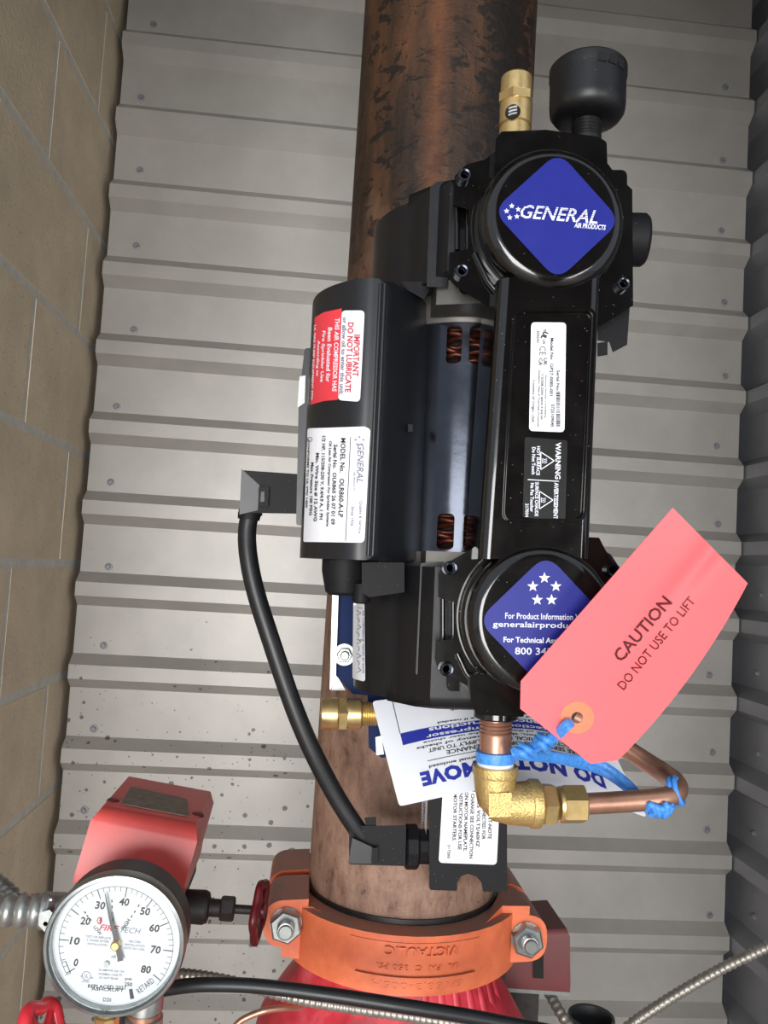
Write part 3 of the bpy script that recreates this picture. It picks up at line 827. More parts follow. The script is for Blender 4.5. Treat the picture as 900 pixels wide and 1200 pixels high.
for p in ((543, 208.5), (540, 320), (728, 335), (527, 665.5), (522.5, 783.5), (716, 668)): cap_screw(*p)
# diagonal webs from the flange to the bar (upper) and to the outlet (lower)
wb = bmesh.new()
tube([lp(556, 297, 0.469), lp(572, 330, 0.4675), lp(590, 352, 0.467)], 0.0016, 8, wb)
lparts('flange_web', wb, M_GLOSS, 60)
wb = bmesh.new()
tube([lp(536, 766, 0.469), lp(546, 788, 0.468), lp(556, 800, 0.468)], 0.0016, 8, wb)
lparts('flange_web', wb, M_GLOSS, 60)
# black bracket teeth on the right below the upper flange
lparts('side_bracket', prism([(700, 378), (738, 360), (735, 404), (718, 413), (714, 401), (700, 399)], 0.486, 0.52, 0.0012, conv=lp), M_BLACK2)
lparts('side_bracket_foot', prism([(700, 402), (712, 400), (712, 416), (700, 418)], 0.484, 0.50, 0.001, conv=lp), M_BLACK2)
lparts('side_bracket', prism([(700, 640), (716, 650), (728, 668), (722, 690), (700, 690)], 0.486, 0.50, 0.0012, conv=lp), M_BLACK2)
# side port on the right of the upper head
c = lp(737, 281, 0.492)
lparts('side_port', lathe([(0.0165, -0.02), (0.0165, 0.0085), (0.0150, 0.0105), (0.0095, 0.0105), (0.0090, 0.002), (0.0, 0.002)], c, (1, -0.12, 0), 36), M_BLACK2)
# boss above the upper head that takes the two fittings
lparts('inlet_boss', prism(rpoly([(578, 230), (581, 163), (588, 154), (640, 152), (700, 160), (711, 166), (713, 230)], [0, 4, 3, 3, 3, 6, 0]), 0.462, 0.505, 0.004, 3, conv=lp), M_GLOSS, 40)
lparts('outlet_boss', prism([(550, 790), (552, 826), (560, 838), (612, 840), (625, 826), (625, 790)], 0.466, 0.505, 0.003, 3, conv=lp), M_GLOSS, 40)
ob = lathe([(0.0135, 0.02), (0.0135, -0.002), (0.0125, -0.003), (0.0, -0.003)], lp(581, 836, 0.486), (0, 0, 1), 32)
lparts('outlet_boss', ob, M_GLOSS, 40)

# ---- diamond stickers on the heads
def diamond(c, half, ang, r):
    P = [(c[0] + half * math.cos(math.radians(ang + 90 * k)), c[1] + half * math.sin(math.radians(ang + 90 * k))) for k in range(4)]
    return rpoly(P, r, 6)
hf0 = lambda x, y: lp(x, y, HF - 0.0003); hf1 = lambda x, y: lp(x, y, HF - 0.0006)
lab = lparts('diamond_sticker', sheet([rpoly([(577.5, 247), (654.5, 177.5), (727.5, 259), (653, 329)], 21, 8)], hf0), M_BLUE, 0)
T = [line('GENERAL', 655.5, 251, 91, 16, 4.5, 0.014, 0.28), line('AIR PRODUCTS', 691.5, 265.2, 37, 6, 4.8, 0.012, 0.15)] + star_ring(600.8, 248.5, 7.2, 3.6, -8)
lparts('lettering', ink(T, hf1), M_INKW, 0, parent=lab)
T = [stroke(613, 246.0 + k, 699, 252.6 + k, 0.55) for k in (-4.6, -2.0, 0.6, 3.2)]
lparts('printed_line', ink(T, lambda x, y: lp(x, y, HF - 0.00085)), M_BLUE, 0, parent=lab)
lab = lparts('diamond_sticker', sheet([rpoly([(559.5, 727), (640.5, 649), (716, 730), (636, 806)], 22, 8)], hf0), M_BLUE, 0)
T = star_ring(638, 691.5, 14.2, 6.9, 0) + [line('For Product Information Visit:', 641, 722.5, 98, 7.2, 1.2), line('generalairproducts.com', 643, 733.5, 131, 8.8, 1.2, 0.012),
     line('For Technical Assistance Call:', 642, 750.5, 104, 6.6, 1.2), line('800 345-8207', 641, 763.5, 75, 8.6, 1.2, 0.016)]
lparts('lettering', ink(T, hf1), M_INKW, 0, parent=lab)
# small handwritten sticker on the lower shroud
def on_shroud(off):
    c = AI @ Vector((0, 0, ZC)); m3 = AI.to_3x3(); R = 0.0705 + off
    def f(px, py):
        r = m3 @ ray(px, py); ox, oy = c.x - MX, c.y - MD
        A = r.x ** 2 + r.y ** 2; B = 2 * (ox * r.x + oy * r.y); C = ox * ox + oy * oy - R * R; D = B * B - 4 * A * C
        s = (-B - math.sqrt(max(D, 0))) / (2 * A); return c + r * s
    return f
lab = lparts('handwritten_sticker', sheet([rpoly([(414, 706), (427, 706), (428, 799), (413, 795)], 3)], on_shroud(0.0004), 2, 0), M_WHITE, 60)
T = [stroke(419, 712, 425, 713, .6), stroke(420, 750, 426, 750, .6)]
for k in range(9):
    y = 715 + k * 8.4
    T += [stroke(417.5 + (k % 3), y, 423 - (k % 2) * 2, y + 3.4, .55), stroke(423 - (k % 2) * 2, y + 3.4, 418 + (k % 2) * 2, y + 6, .55)]
lparts('handwriting', ink(T, on_shroud(0.0008)), M_INK, 0, parent=lab)
T = [line('AIR COMPRESSOR TESTED BY DATE', 425.6, 752, 74, 1.9, 90)]
lparts('lettering', ink(T, on_shroud(0.0008)), M_INKG, 0, parent=lab)

# ---- fittings on top: brass relief valve and black intake filter
c0 = lp(603.5, 153, 0.484); hgt = lp(603.5, 86, 0.484).z - c0.z
rv = lathe([(0.0098, -0.008), (0.0098, 0.0006), (0.0088, 0.0010), (0.0088, 0.0022), (0.0100, 0.0030), (0.0100, hgt * 0.43), (0.0094, hgt * 0.45)], c0, (0, 0, 1), 40)
hexnut(c0 + Vector((0, 0, hgt * 0.44)), (0, 0, 1), 0.0112, hgt * 0.19, rv, 0.4)
lathe([(0.0098, hgt * 0.60), (0.0100, hgt * 0.62), (0.0098, hgt * 0.90), (0.0085, hgt * 0.94), (0.0022, hgt * 0.95), (0.0022, hgt * 1.03), (0.0010, hgt * 1.05), (0.0, hgt * 1.05)], c0, (0, 0, 1), 40, rv)
rvo = lparts('relief_valve', rv, M_BRASS, 35, 'brass pressure relief valve')
d = (Vector(lp(600.5, 130, 0.474)) - Vector((c0.x, c0.y, lp(600.5, 130, 0.474).z))).normalized()
pc = Vector((c0.x, c0.y, lp(600.5, 130, 0.474).z))
lparts('valve_port', lathe([(0.0, 0.0101), (0.0038, 0.0101), (0.0046, 0.0104), (0.0048, 0.0096)], pc, d, 24), M_DARK, 40, parent=rvo)
sb = bmesh.new()
for k in (-1, 0, 1):
    q = pc + Vector((0.0002, 0, 0.0021 * k)) + d * 0.0104; side = Vector((-d.y, d.x, 0))
    tube([q - side * 0.0026, q - side * 0.001 + d * 0.0003 + Vector((0, 0, 0.0005)), q + side * 0.0026 + Vector((0, 0, 0.0009))], 0.0006, 6, sb)
lparts('valve_spring', sb, M_CHALK, 60, 'pale steel spring', parent=rvo)
c1 = lp(687.5, 143, 0.497)
h1 = lp(687.5, 62, 0.473).z - c1.z
fp = [(0.0, 0.0005), (0.009, 0.0), (0.0175, 0.0004), (0.0215, 0.0022), (0.0238, 0.0055), (0.0243, 0.010), (0.0243, h1 - 0.003), (0.0249, h1 - 0.002), (0.0249, h1 + 0.004), (0.0235, h1 + 0.0055), (0.0, h1 + 0.0055)]
fo = lparts('intake_filter', lathe(fp, c1, (0, 0, 1), 64), M_BLACK, 35, 'black drum intake filter')
nk = lathe([(0.0098, -0.03), (0.0098, -0.012)] + [(0.0086 + 0.0011 * (i % 2), -0.011 + 0.0011 * i) for i in range(11)], c1, (0, 0, 1), 32)
lparts('threaded_neck', nk, M_BLACK, 35, parent=fo)
sl = bmesh.new()
for i in range(3):
    a = math.radians(-4 + i * 17); a2 = a + math.radians(13)
    loft([c1 + Vector((r * math.sin(a + (a2 - a) * t), -r * math.cos(a + (a2 - a) * t), h1 - 0.0045)) for r, t in ((0.0237, 0), (0.0237, 1), (0.0251, 1), (0.0251, 0))],
         [c1 + Vector((r * math.sin(a + (a2 - a) * t), -r * math.cos(a + (a2 - a) * t), h1 + 0.0012)) for r, t in ((0.0237, 0), (0.0237, 1), (0.0251, 1), (0.0251, 0))], 0, 1, sl)
lparts('filter_vent', sl, M_DARK, 0, parent=fo)

# ================================================================== BRACKET AND FITTINGS BEHIND THE COMPRESSOR
def pc(px, py, Y): return at(px, py, Y)
br = thing('mounting_bracket', 'navy blue steel bracket with pale edge between lower compressor end and pipe', 'bracket', pc(430, 812, 0.652))
link('plate', prism([(398, 640), (480, 640), (480, 885), (447, 888), (432, 876), (431, 815), (413, 813), (393, 791)], 0.6470, 0.6510, 0.0006, 1), M_NAVY, br, 30)
link('edge_flange', prism([(391, 640), (398.5, 640), (393.5, 792), (387, 809), (386.5, 806)], 0.640, 0.664, 0.0006, 1), M_ZINC, br, 30, label='bare zinc edge of the bracket')
link('gusset', prism([(388, 809), (393.5, 790), (405, 809)], 0.6512, 0.656, 0), M_ZINC, br, 0)
link('clip_plate', prism([(440, 864), (447, 862), (450, 884), (441, 885)], 0.6445, 0.6468, 0.0004, 1), M_ZINC, br, 0)
c = pc(403.5, 767, 0.647)
bb = lathe([(0.0085, 0.0), (0.0085, 0.0016), (0.0, 0.0016)], c, (0, -1, 0), 28); hexnut(c + Vector((0, -0.0012, 0)), (0, -1, 0), 0.0062, 0.0045, bb); lathe([(0.0036, 0.004), (0.0036, 0.0095), (0.0028, 0.0105), (0.0, 0.0105)], c, (0, -1, 0), 20, bb)
link('bolt', bb, M_ZINC, br, 30)

ft = thing('brass_fitting', 'stubby brass hex fitting lying level below the compressor, left of white card', 'pipe fitting', pc(400, 836, 0.628))
a0 = pc(376, 836.5, 0.625); ax = (pc(437, 836.5, 0.625) - a0); Lx = ax.length; s_ = Lx / 61.0
fb = lathe([(0.0, 0.006), (0.0075, 0.006), (0.0080, 0.0), (0.0108, 0.0), (0.0119, 1.2 * s_), (0.0119, 19 * s_), (0.0112, 20 * s_)], a0, ax, 40)
hexnut(a0 + ax.normalized() * 19.5 * s_, ax, 0.0132, 12 * s_, fb, 0.2)
lathe([(0.0112, 30 * s_), (0.0114, 31 * s_), (0.0114, 46 * s_), (0.0104, 48 * s_), (0.0, 48 * s_)], a0, ax, 40, fb)
link('body', fb, M_BRASS, ft, 35)
tb = lathe([(0.0, 46 * s_)] + [(0.0084 + 0.0008 * (i % 2), (47 + i * 1.35) * s_) for i in range(16)] + [(0.0084, 96 * s_), (0.0, 96 * s_)], a0, ax, 32)
link('threaded_end', tb, M_BRASS, ft, 40)

# ================================================================== SWITCH BOX ON THE PIPE, CABLE
sw = thing('switch_box', 'black plastic electrical box with white sticker hanging below the white card', 'electrical box', pc(548, 1044, 0.61))
P = rpoly([(503, 915), (594, 915), (594.5, 1045), (566, 1045), (564, 1034), (558, 1027), (548, 1024), (540, 1027), (536, 1034), (535.5, 1044), (503, 1043)], [2, 2, 4, 2, 0, 0, 0, 0, 0, 2, 4])
link('body', prism(P, 0.585, 0.672, 0.0025, 2), M_BLACK2, sw, 35)
lab = link('wiring_sticker', sheet([rpoly([(519, 925), (586, 930), (582, 1013.5), (514, 1011)], 5)], lambda x, y: at(x, y, 0.5846)), M_WHITE, sw, 0)
T = [line('IMPORTANT-NOTE', 574.5, 956, 55, 4.6, 91.5, 0.02), line('UNIT IS CONNECTED FOR', 567.5, 951, 66, 4.4, 91.5), line('115 VOLTS/60HZ', 560.5, 965, 56, 4.4, 91.5), line('CHANGE SEE CONNECTION', 553, 968, 76, 4.4, 91.5),
     line('ON MOTOR NAMEPLATE.', 546, 963, 70, 4.4, 91.5), line('INSTRUCTIONS FOR USE', 539.5, 962, 68, 4.4, 91.5), line('MOTOR STARTERS.', 533, 958, 56, 4.4, 91.5), line('217205', 526, 998, 16, 3.4, 91.5)]
link('lettering', ink(T, lambda x, y: at(x, y, 0.5843)), M_INK, lab, 0)
def on_plane(p0, n, off=0.0):
    p0 = Vector(p0); n = Vector(n).normalized(); c = Vector((0, 0, ZC))
    def f(px, py):
        r = ray(px, py); s = (p0 - c).dot(n) / r.dot(n); return c + r * s + n * off
    return f
e0, e1 = pc(503, 960, 0.587), pc(503, 1030, 0.587)
nside = (e1 - e0).cross(Vector((0, 1, 0))); nside = nside if nside.x < 0 else -nside
fs = on_plane(e0, nside, 0.0004); fs2 = on_plane(e0, nside, 0.0008)
lab = link('side_sticker', sheet([rpoly([(495, 936), (501.8, 936), (500, 982), (494, 978)], 2)], fs), M_WHITE, sw, 0)
link('lettering', ink([line('APPROVED', 497.6, 957, 34, 2.6, 92)], fs2), M_INKG, lab, 0)

cbl = thing('power_cable', 'thick black power cord curving from capacitor cover down to switch box', 'cable', pc(440, 990, 0.60))
pth = [(300, 596, 0.590), (293, 604, 0.589), (289.5, 625, 0.588), (291.5, 655, 0.586), (300, 695, 0.584), (318, 752, 0.582), (343, 825, 0.582), (366, 880, 0.584), (392, 930, 0.588), (414, 965, 0.590), (428, 985, 0.592)]
link('cord', tube(catmull([pc(*p) for p in pth], 8), 0.0066, 20), M_RUBBER, cbl, 60)
link('elbow_connector', prism(rpoly([(284, 551), (349.5, 555.5), (348.5, 602), (283, 601)], 1.5), 0.578, 0.602, 0.002, 2), M_BLACK2, cbl, 35)
link('connector_lid', loft([pc(x, y, 0.5775) for x, y in ((283, 549.5), (304, 568.5), (302, 598), (280.5, 603))], [pc(x, y, 0.602) for x, y in ((283.5, 552), (304, 568), (302, 598), (281.5, 602))], 0.0012), M_CAP, cbl, 35)
link('lid_clip', prism(rpoly([(303, 571), (315, 570), (314, 594), (303, 593)], 1.5), 0.574, 0.5785, 0.0006, 1), M_BLACK2, cbl, 35)
link('lid_clip', prism(rpoly([(306, 576), (310, 576), (310, 588), (305, 588)], 0.6), 0.5725, 0.5742, 0.0003, 1), M_RUBBER, cbl, 35)
link('cord_grip', lathe([(0.0078, -0.003), (0.0082, 0.0), (0.0078, 0.004)], pc(292, 604, 0.589), (0.05, 0, 1), 20), M_BLACK2, cbl, 35)
link('elbow_connector', prism(rpoly([(409, 968), (476, 967), (475, 1015), (409, 1013)], 1.5), 0.585, 0.612, 0.002, 2), M_BLACK2, cbl, 35)
link('connector_lid', loft([pc(x, y, 0.581) for x, y in ((413, 982), (439, 994), (435.5, 1012), (408, 1012))], [pc(x, y, 0.606) for x, y in ((413, 980), (439, 990), (436, 1012), (409, 1012))], 0.0012), M_CAP, cbl, 35)
link('lid_clip', prism(rpoly([(436, 994), (443, 993), (442.5, 1011), (435, 1011)], 1), 0.580, 0.586, 0.0006, 1), M_BLACK2, cbl, 35)
link('lid_tab', prism(rpoly([(427, 958), (441, 957), (441, 970), (430, 975)], 1.5), 0.586, 0.60, 0.0012, 1), M_BLACK2, cbl, 35)
c = pc(474, 992, 0.605); ax = pc(490, 992, 0.605) - c
nb = lathe([(0.0142, 0), (0.0156, 0.0015), (0.0156, 0.0085), (0.0142, 0.010), (0.012, 0.010), (0.012, 0.018)], c, ax, 10)
link('lock_nut', nb, M_BLACK2, cbl, 25)

# ================================================================== DISCHARGE ELBOW, COPPER TUBE
el = thing('brass_elbow', 'gold cast brass elbow with copper nipple under the lower compressor head', 'pipe fitting', pc(581, 941, 0.49))
YE = 0.488
n0, n1 = pc(581, 843, YE), pc(580.5, 897, YE); zx = n1 - n0; L = zx.length
link('copper_nipple', lathe([(0.0, -0.004), (0.0093, -0.004)] + [(0.0093 + 0.0007 * (i % 2), 0.0 + 0.0011 * i) for i in range(8)] + [(0.0096, 0.0092), (0.0096, L + 0.004), (0.0, L + 0.004)], n0, zx, 40), M_COPPER, el, 40, label='reddish copper nipple')
link('seal_tape', lathe([(0.0098, L - 0.0035), (0.0109, L - 0.003), (0.0109, L + 0.001), (0.0098, L + 0.001)], n0, zx, 32), M_WHITE, el, 40, label='white sealing tape')
q = [pc(580.5, 897, YE), pc(580, 908, YE), pc(580, 922, YE), pc(581.5, 933, YE), pc(587, 939.5, YE), pc(598, 941.5, YE), pc(612, 941.5, YE), pc(630, 941.5, YE)]
rr = [0.0126, 0.0128, 0.0122, 0.0120, 0.0121, 0.0122, 0.0128, 0.0138]
eb = tube(q, rr, 36)
lathe([(0.010, 0.0004), (0.0131, 0.0004), (0.0136, 0.0012), (0.0136, 0.0052), (0.0128, 0.0068)], pc(580.5, 896, YE), zx, 40, eb)
axx = pc(630, 941.5, YE) - pc(612, 941.5, YE)
lathe([(0.0128, 0.0), (0.0142, 0.0012), (0.0142, 0.0058), (0.0136, 0.0066), (0.0100, 0.0066)], pc(619, 941.5, YE), axx, 40, eb)
link('elbow_body', eb, M_BRASSC, el, 50)
link('cast_pad', prism(rpoly([(573, 930), (600, 929), (599, 957), (573, 958)], 2), YE - 0.0136, YE - 0.010, 0.0006, 1), M_BRASSC, el, 40)
a1 = pc(631, 942, YE); sp_ = axx.length / 18.0
ab = hexnut(a1 + axx.normalized() * 2 * sp_, axx, 0.0126, 17 * sp_, None, 0.15)
lathe([(0.0095, 0), (0.0095, 3 * sp_), (0.0, 3 * sp_)], a1, axx, 24, ab)
link('adapter', ab, M_BRASS, el, 30)

ct = thing('copper_tube', 'bent copper tube running from brass elbow back behind the red tag', 'tube', pc(740, 938, 0.49))
tp = [(668, 943, 0.488), (690, 941.8, 0.488), (730, 939.5, 0.488), (765, 937, 0.488), (784, 933.5, 0.490), (794, 926, 0.496), (791, 916, 0.507), (778, 906, 0.520), (752, 889, 0.534), (720, 868, 0.545), (695, 851, 0.550), (672, 838, 0.552)]
link('tube', tube(catmull([pc(*p) for p in tp], 6), 0.0063, 24), M_COPPER, ct, 60)
nb = hexnut(pc(653, 942.3, YE) + axx.normalized() * 4 * sp_, axx, 0.0116, 28 * sp_, None, 0.45, 0.07)
lathe([(0.0085, 0), (0.0100, 1 * sp_), (0.0106, 4.5 * sp_), (0.0085, 5 * sp_)], pc(653, 942.3, YE), axx, 28, nb)
link('compression_nut', nb, M_BRASS, ct, 28, label='pale brass compression nut')

# ================================================================== CARDS AND TIE
# coral caution tag: long curling sheet with clipped end and eyelet
tg = thing('caution_tag', 'coral red paper caution tag tied in front of the lower compressor head', 'tag', pc(670, 848, 0.437))
P00, P01, P10, P11 = (Vector(p) for p in ((593, 817.5), (707, 907), (788, 595), (876, 683)))
def tag_pt(off):
    def f(s, t):
        p = P00 * (1 - s) * (1 - t) + P01 * (1 - s) * t + P10 * s * (1 - t) + P11 * s * t
        bow = 4 * s * (1 - s); p = p + Vector((0.72, 0.69)) * 12.0 * bow * t * t
        fold = math.exp(-((t - 0.50 - 0.10 * (s - 0.75)) / 0.10) ** 2) * max(0.0, min(1.0, (s - 0.55) / 0.3))
        Y = 0.440 - 0.020 * s + 0.016 * t * bow + 0.012 * t * t + 0.007 * fold
        return at(p.x, p.y, Y) + Vector((0, -off, 0))
    return f
NS = 26
loop = [(0.0, 0.145), (0.088, 0.0), (1.0, 0.0), (1.0, 1.0), (0.083, 1.0), (0.0, 0.865)]
hs, ht = 0.115, 0.535
def hole(r, n=20): return [(hs + r * math.cos(2 * math.pi * k / n) * 0.52, ht + r * math.sin(2 * math.pi * k / n)) for k in range(n)]
link('card', sheet([loop, hole(0.046)], tag_pt(0), 1 / 40.0, 1 / 28.0, 0.0004), M_TAG, tg, 60)
link('eyelet', sheet([hole(0.130, 28), hole(0.046)], tag_pt(0.0005), 0, 0, 0.0002), M_EYE, tg, 60, label='orange paper eyelet patch')
def inv_tag(px, py):
    s, t = 0.5, 0.5
    for _ in range(30):
        def g(s, t):
            p = P00 * (1 - s) * (1 - t) + P01 * (1 - s) * t + P10 * s * (1 - t) + P11 * s * t
            return p + Vector((0.72, 0.69)) * 12.0 * 4 * s * (1 - s) * t * t
        e = 1e-4; p = g(s, t); ds = (g(s + e, t) - p) / e; dt = (g(s, t + e) - p) / e
        d = Vector((px, py)) - p; det = ds.x * dt.y - ds.y * dt.x
        s += (d.x * dt.y - d.y * dt.x) / det; t += (ds.x * d.y - ds.y * d.x) / det
    return s, t
fa = tag_pt(0.0010)
T = [line('CAUTION', 752, 737, 92, 15, -49.5, 0.018), line('DO NOT USE TO LIFT', 768.5, 753.5, 134, 11, -51, 0.004)]
link('lettering', ink(T, lambda x, y: fa(*inv_tag(x, y))), M_INKM, tg, 0)

# white instruction card, hung upside down and curled
cdn = thing('instruction_card', 'white glossy instruction card hanging upside down behind the brass elbow', 'card', pc(600, 930, 0.54))
ROWS = {0.0: [(696, 828, .60), (655, 820, .598), (600, 812, .592), (510, 814, .590), (436, 822, .592)],
        0.5: [(724, 892, .578), (672, 869, .572), (600, 858, .562), (520, 868, .562), (452, 884, .566)],
        1.0: [(758, 958, .556), (690, 934, .545), (612, 919, .536), (535, 931, .538), (468, 945, .545)]}
def card(off):
    ks = sorted(ROWS)
    def f(u, v):
        rows = []
        for k in ks:
            R_ = [Vector(p) for p in ROWS[k]]; x = max(0.0, min(0.99999, u)) * 4; i = int(x); tt = x - i
            Q = [R_[0] * 2 - R_[1]] + R_ + [R_[-1] * 2 - R_[-2]]; a, b_, c_, d_ = Q[i], Q[i + 1], Q[i + 2], Q[i + 3]
            rows.append(0.5 * (2 * b_ + (c_ - a) * tt + (2 * a - 5 * b_ + 4 * c_ - d_) * tt ** 2 + (3 * b_ - a - 3 * c_ + d_) * tt ** 3))
        l0 = (v - .5) * (v - 1) / .5; l1 = v * (v - 1) / -.25; l2 = v * (v - .5) / .5
        p = rows[0] * l0 + rows[1] * l1 + rows[2] * l2
        return at(p.x, p.y, p.z) + Vector((0, -off, 0.3 * off))
    return f
CW, CH = 300.0, 140.0       # card units; x to the reader's left edge of the upside-down print
cmap = lambda off: (lambda x, y: card(off)(1 - x / CW, y / CH))
link('card', sheet([rrect(0, 0, CW, CH, 5)], cmap(0), CW / 24, CH / 10, 0.0004), M_WHITEC, cdn, 60)
fk = cmap(0.0007); SUBC = (CW / 24, 0)
T = [line('DO NOT REMOVE', 145, 113, 218, 19, 180, 0.055, 0, 1.08)]
link('lettering', ink(T, fk, SUBC), M_INKB, cdn, 0)
link('blue_band', sheet([[(24, 48), (274, 48), (274, 64), (24, 64)]], cmap(0.0006), CW / 24, 0), M_INKB, cdn, 60)
T = [line('Fire Protection Compressor', 150, 59.7, 190, 7, 180, 0.02), line('Maintenance Instructions', 150, 52, 180, 6.5, 180, 0.02)]
link('lettering', ink(T, cmap(0.0011), SUBC), M_INKW, cdn, 0)
T = [stroke(24, 4, 24, 48, 1.0), stroke(274, 4, 274, 48, 1.0), stroke(50, 92, 262, 92, 0.9),
     line('Read the Installation & Operation manual enclosed', 150, 99.5, 200, 5, 180), line('Call General Air Products at 800-345-8207', 150, 95, 0.1, 0.1, 180)]
T = T[:-1] + [line('during or after installation call 800-345-8207', 150, 88.5, 0.01, 0.01, 180)][:0]
T += [line('BEFORE SERVICING OR MAINTENANCE', 160, 86.2, 170, 5.6, 180, 0.02), line('DISCONNECT ELECTRICAL POWER SUPPLY TO UNIT', 154, 79, 200, 5.2, 180, 0.02),
      line('In normal operation, the frequency of checks', 150, 72.5, 220, 4.6, 180), line('and replacement of this unit is the user choice', 150, 67, 200, 3.6, 180)]
for k, (s_, w_) in enumerate((('Check air intake filter and clean or replace if needed', 190), ('Check relief valve and unloader for leaks', 150), ('Check mounting bolts and fittings', 120),
                              ('Drain condensate from the system piping and tank', 175), ('Record run time and pressure', 110), ('Keep the area around the unit free of dust', 150), ('Listen for unusual noise while running', 140))):
    T.append(line(s_, 262 - w_ / 2, 43.5 - k * 5.6, w_, 4.2, 180))
link('lettering', ink(T, fk, SUBC), M_INK, cdn, 0)

# blue plastic tie
te = thing('plastic_tie', 'bright blue plastic tie looped from copper nipple to red tag and tube', 'tie', pc(600, 885, 0.487))
cN = n0 + zx.normalized() * (L * 0.80)
lb = lathe([(0.0100, -0.0034), (0.0116, -0.0030), (0.0119, 0.0), (0.0116, 0.0032), (0.0100, 0.0036)], cN, zx, 40)
link('loop', lb, M_TIE, te, 60)
sb = tube(catmull([pc(*p) for p in ((600, 882, .478), (615, 878, .474), (630, 872, .466), (640, 868, .456), (652, 858, .445), (663, 850, .437), (668.5, 846, .440))], 6), 0.0026, 8, flat=0.6)
tube(catmull([pc(*p) for p in ((612, 883, .476), (628, 877, .468), (640, 871, .456), (656, 861, .444), (665, 852, .436), (669.5, 848, .440))], 6), 0.0022, 8, sb, flat=0.6)
for (a, b_, cx) in (((603, 878), (620, 888), 0), ((610, 873), (626, 883), 0), ((628, 866), (642, 880), 1), ((632, 862), (648, 872), 1)):
    tube(catmull([pc(a[0], a[1], .470 - .012 * cx), pc((a[0] + b_[0]) / 2 + 1, (a[1] + b_[1]) / 2, .4655 - .014 * cx), pc(b_[0], b_[1], .470 - .012 * cx)], 6), 0.0022, 8, sb)
link('strand', sb, M_TIE, te, 60)
sb = tube(catmull([pc(*p) for p in ((604, 884, .482), (628, 886, .500), (655, 889, .514), (685, 896, .522), (706, 903, .524), (724, 914, .520), (742, 928, .510), (757, 943, .500), (768, 949, .488))], 6), 0.0034, 8, flat=0.45)
tube(catmull([pc(*p) for p in ((630, 883, .505), (680, 890, .520), (708, 897, .522), (734, 916, .514), (752, 934, .506), (775, 947, .490))], 6), 0.0024, 8, sb, flat=0.5)
link('strand', sb, M_TIE, te, 60)
kb = bmesh.new()
for k in range(5):
    tube(catmull([pc(757 + k * 6, 949 + (k % 2) * 2, .486), pc(763 + k * 6, 943 + (k % 3) * 2, .480), pc(768 + k * 4, 951 + (k % 2) * 4, .482), pc(762 + k * 5, 955 - (k % 3) * 2, .486)], 5), 0.0021, 8, kb)
link('knot', kb, M_TIE, te, 60)
tt_ = (pc(784, 933.5, .490) - pc(794, 926, .496)).normalized()
cc = pc(792, 927, .494); u_, w_, d_ = axes(Vector((0.8, -0.5, 0.35)))
rb = bmesh.new()
for q_ in (-0.0016, 0.0016):
    tube([cc + d_ * q_ + (u_ * math.cos(2 * math.pi * k / 24) + w_ * math.sin(2 * math.pi * k / 24)) * 0.0078 for k in range(24)], 0.0017, 8, rb, True)
link('loop', rb, M_TIE, te, 60)

# ================================================================== PRESSURE GAUGE
YG = 0.545
gc = at(133.5, 1109.5, YG)
pg = thing('pressure_gauge', 'round white dial pressure gauge with grey case reading just over 30', 'gauge', gc + Vector((0, 0.01, -0.045)))
ND = (0, -1, 0)
link('case', lathe([(0.0, -0.036), (0.040, -0.036), (0.0435, -0.032), (0.0438, -0.012), (0.0400, -0.0105), (0.0, -0.0105)], gc, ND, 72), M_DARKGREY, pg, 40)
link('bezel', lathe([(0.0405, -0.0085), (0.0408, -0.002), (0.0418, 0.0), (0.0436, -0.0004), (0.0446, -0.002), (0.0446, -0.0092), (0.0440, -0.0100)], gc, ND, 96), M_ZINC, pg, 40, label='bright metal bezel')
dial = link('dial', lathe([(0.0, -0.0082), (0.0408, -0.0082), (0.0408, -0.0095), (0.0, -0.0095)], gc, ND, 72), M_DIAL, pg, 0)
YD = YG + 0.0080
GC = (136.0, 1107.0)
# photo zoom units (five per pixel) -> photo pixels
zz = lambda x, y: (40 + x / 5.0, 1010 + y / 5.0)
gm = lambda x, y: at(*zz(x, y), YD)
CXg, CYg = 480.0, 485.0
def pol(a, r): t = math.radians(a); return CXg + r * math.sin(t) * 0.985, CYg - r * math.cos(t) * 1.0
ANG = [-119.6, -85, -52, -19, 11, 39.4, 67.7, 96.6, 128.5]
T = []
for i, a in enumerate(ANG):
    p, q = pol(a, 282), pol(a, 340); T.append(stroke(*p, *q, 5.5))
    if i < 8:
        for j in range(1, 5):
            aa = a + (ANG[i + 1] - a) * j / 5; p, q = pol(aa, 312), pol(aa, 340); T.append(stroke(*p, *q, 3))
for k in range(70):
    a, a2 = -119.6 + 254 * k / 70, -119.6 + 254 * (k + 1) / 70; T.append(stroke(*pol(a, 340), *pol(a2, 340), 2.6))
T += [stroke(185, 583, 213, 652, 4.5), stroke(160, 590, 190, 583, 3), stroke(182, 665, 213, 652, 3)]
for s_, x, y in (('0', 245, 590), ('10', 238, 463), ('20', 300, 347), ('30', 387, 255), ('40', 528, 235), ('50', 650, 290), ('60', 705, 388), ('70', 712, 515), ('80', 655, 630)):
    T.append(line(s_, x, y, 26 if len(s_) == 1 else 60, 47, 6, 0.03, 0.12))
T += [line('RETARD', 652, 726, 115, 34, -38, 0.0), line('psi', 552, 688, 38, 22, 4), line('250', 552, 718, 46, 24, 4, 0.02), line('D20', 428, 808, 48, 22, 3), poly([(555, 748), (575, 742), (586, 800), (564, 806)]),
      line('LOW', 372, 402, 62, 22, 52, 0.02), line('HIGH', 537, 368, 72, 24, -58, 0.02), line('NORMAL', 462, 330, 70, 15, 84, 0.01)]
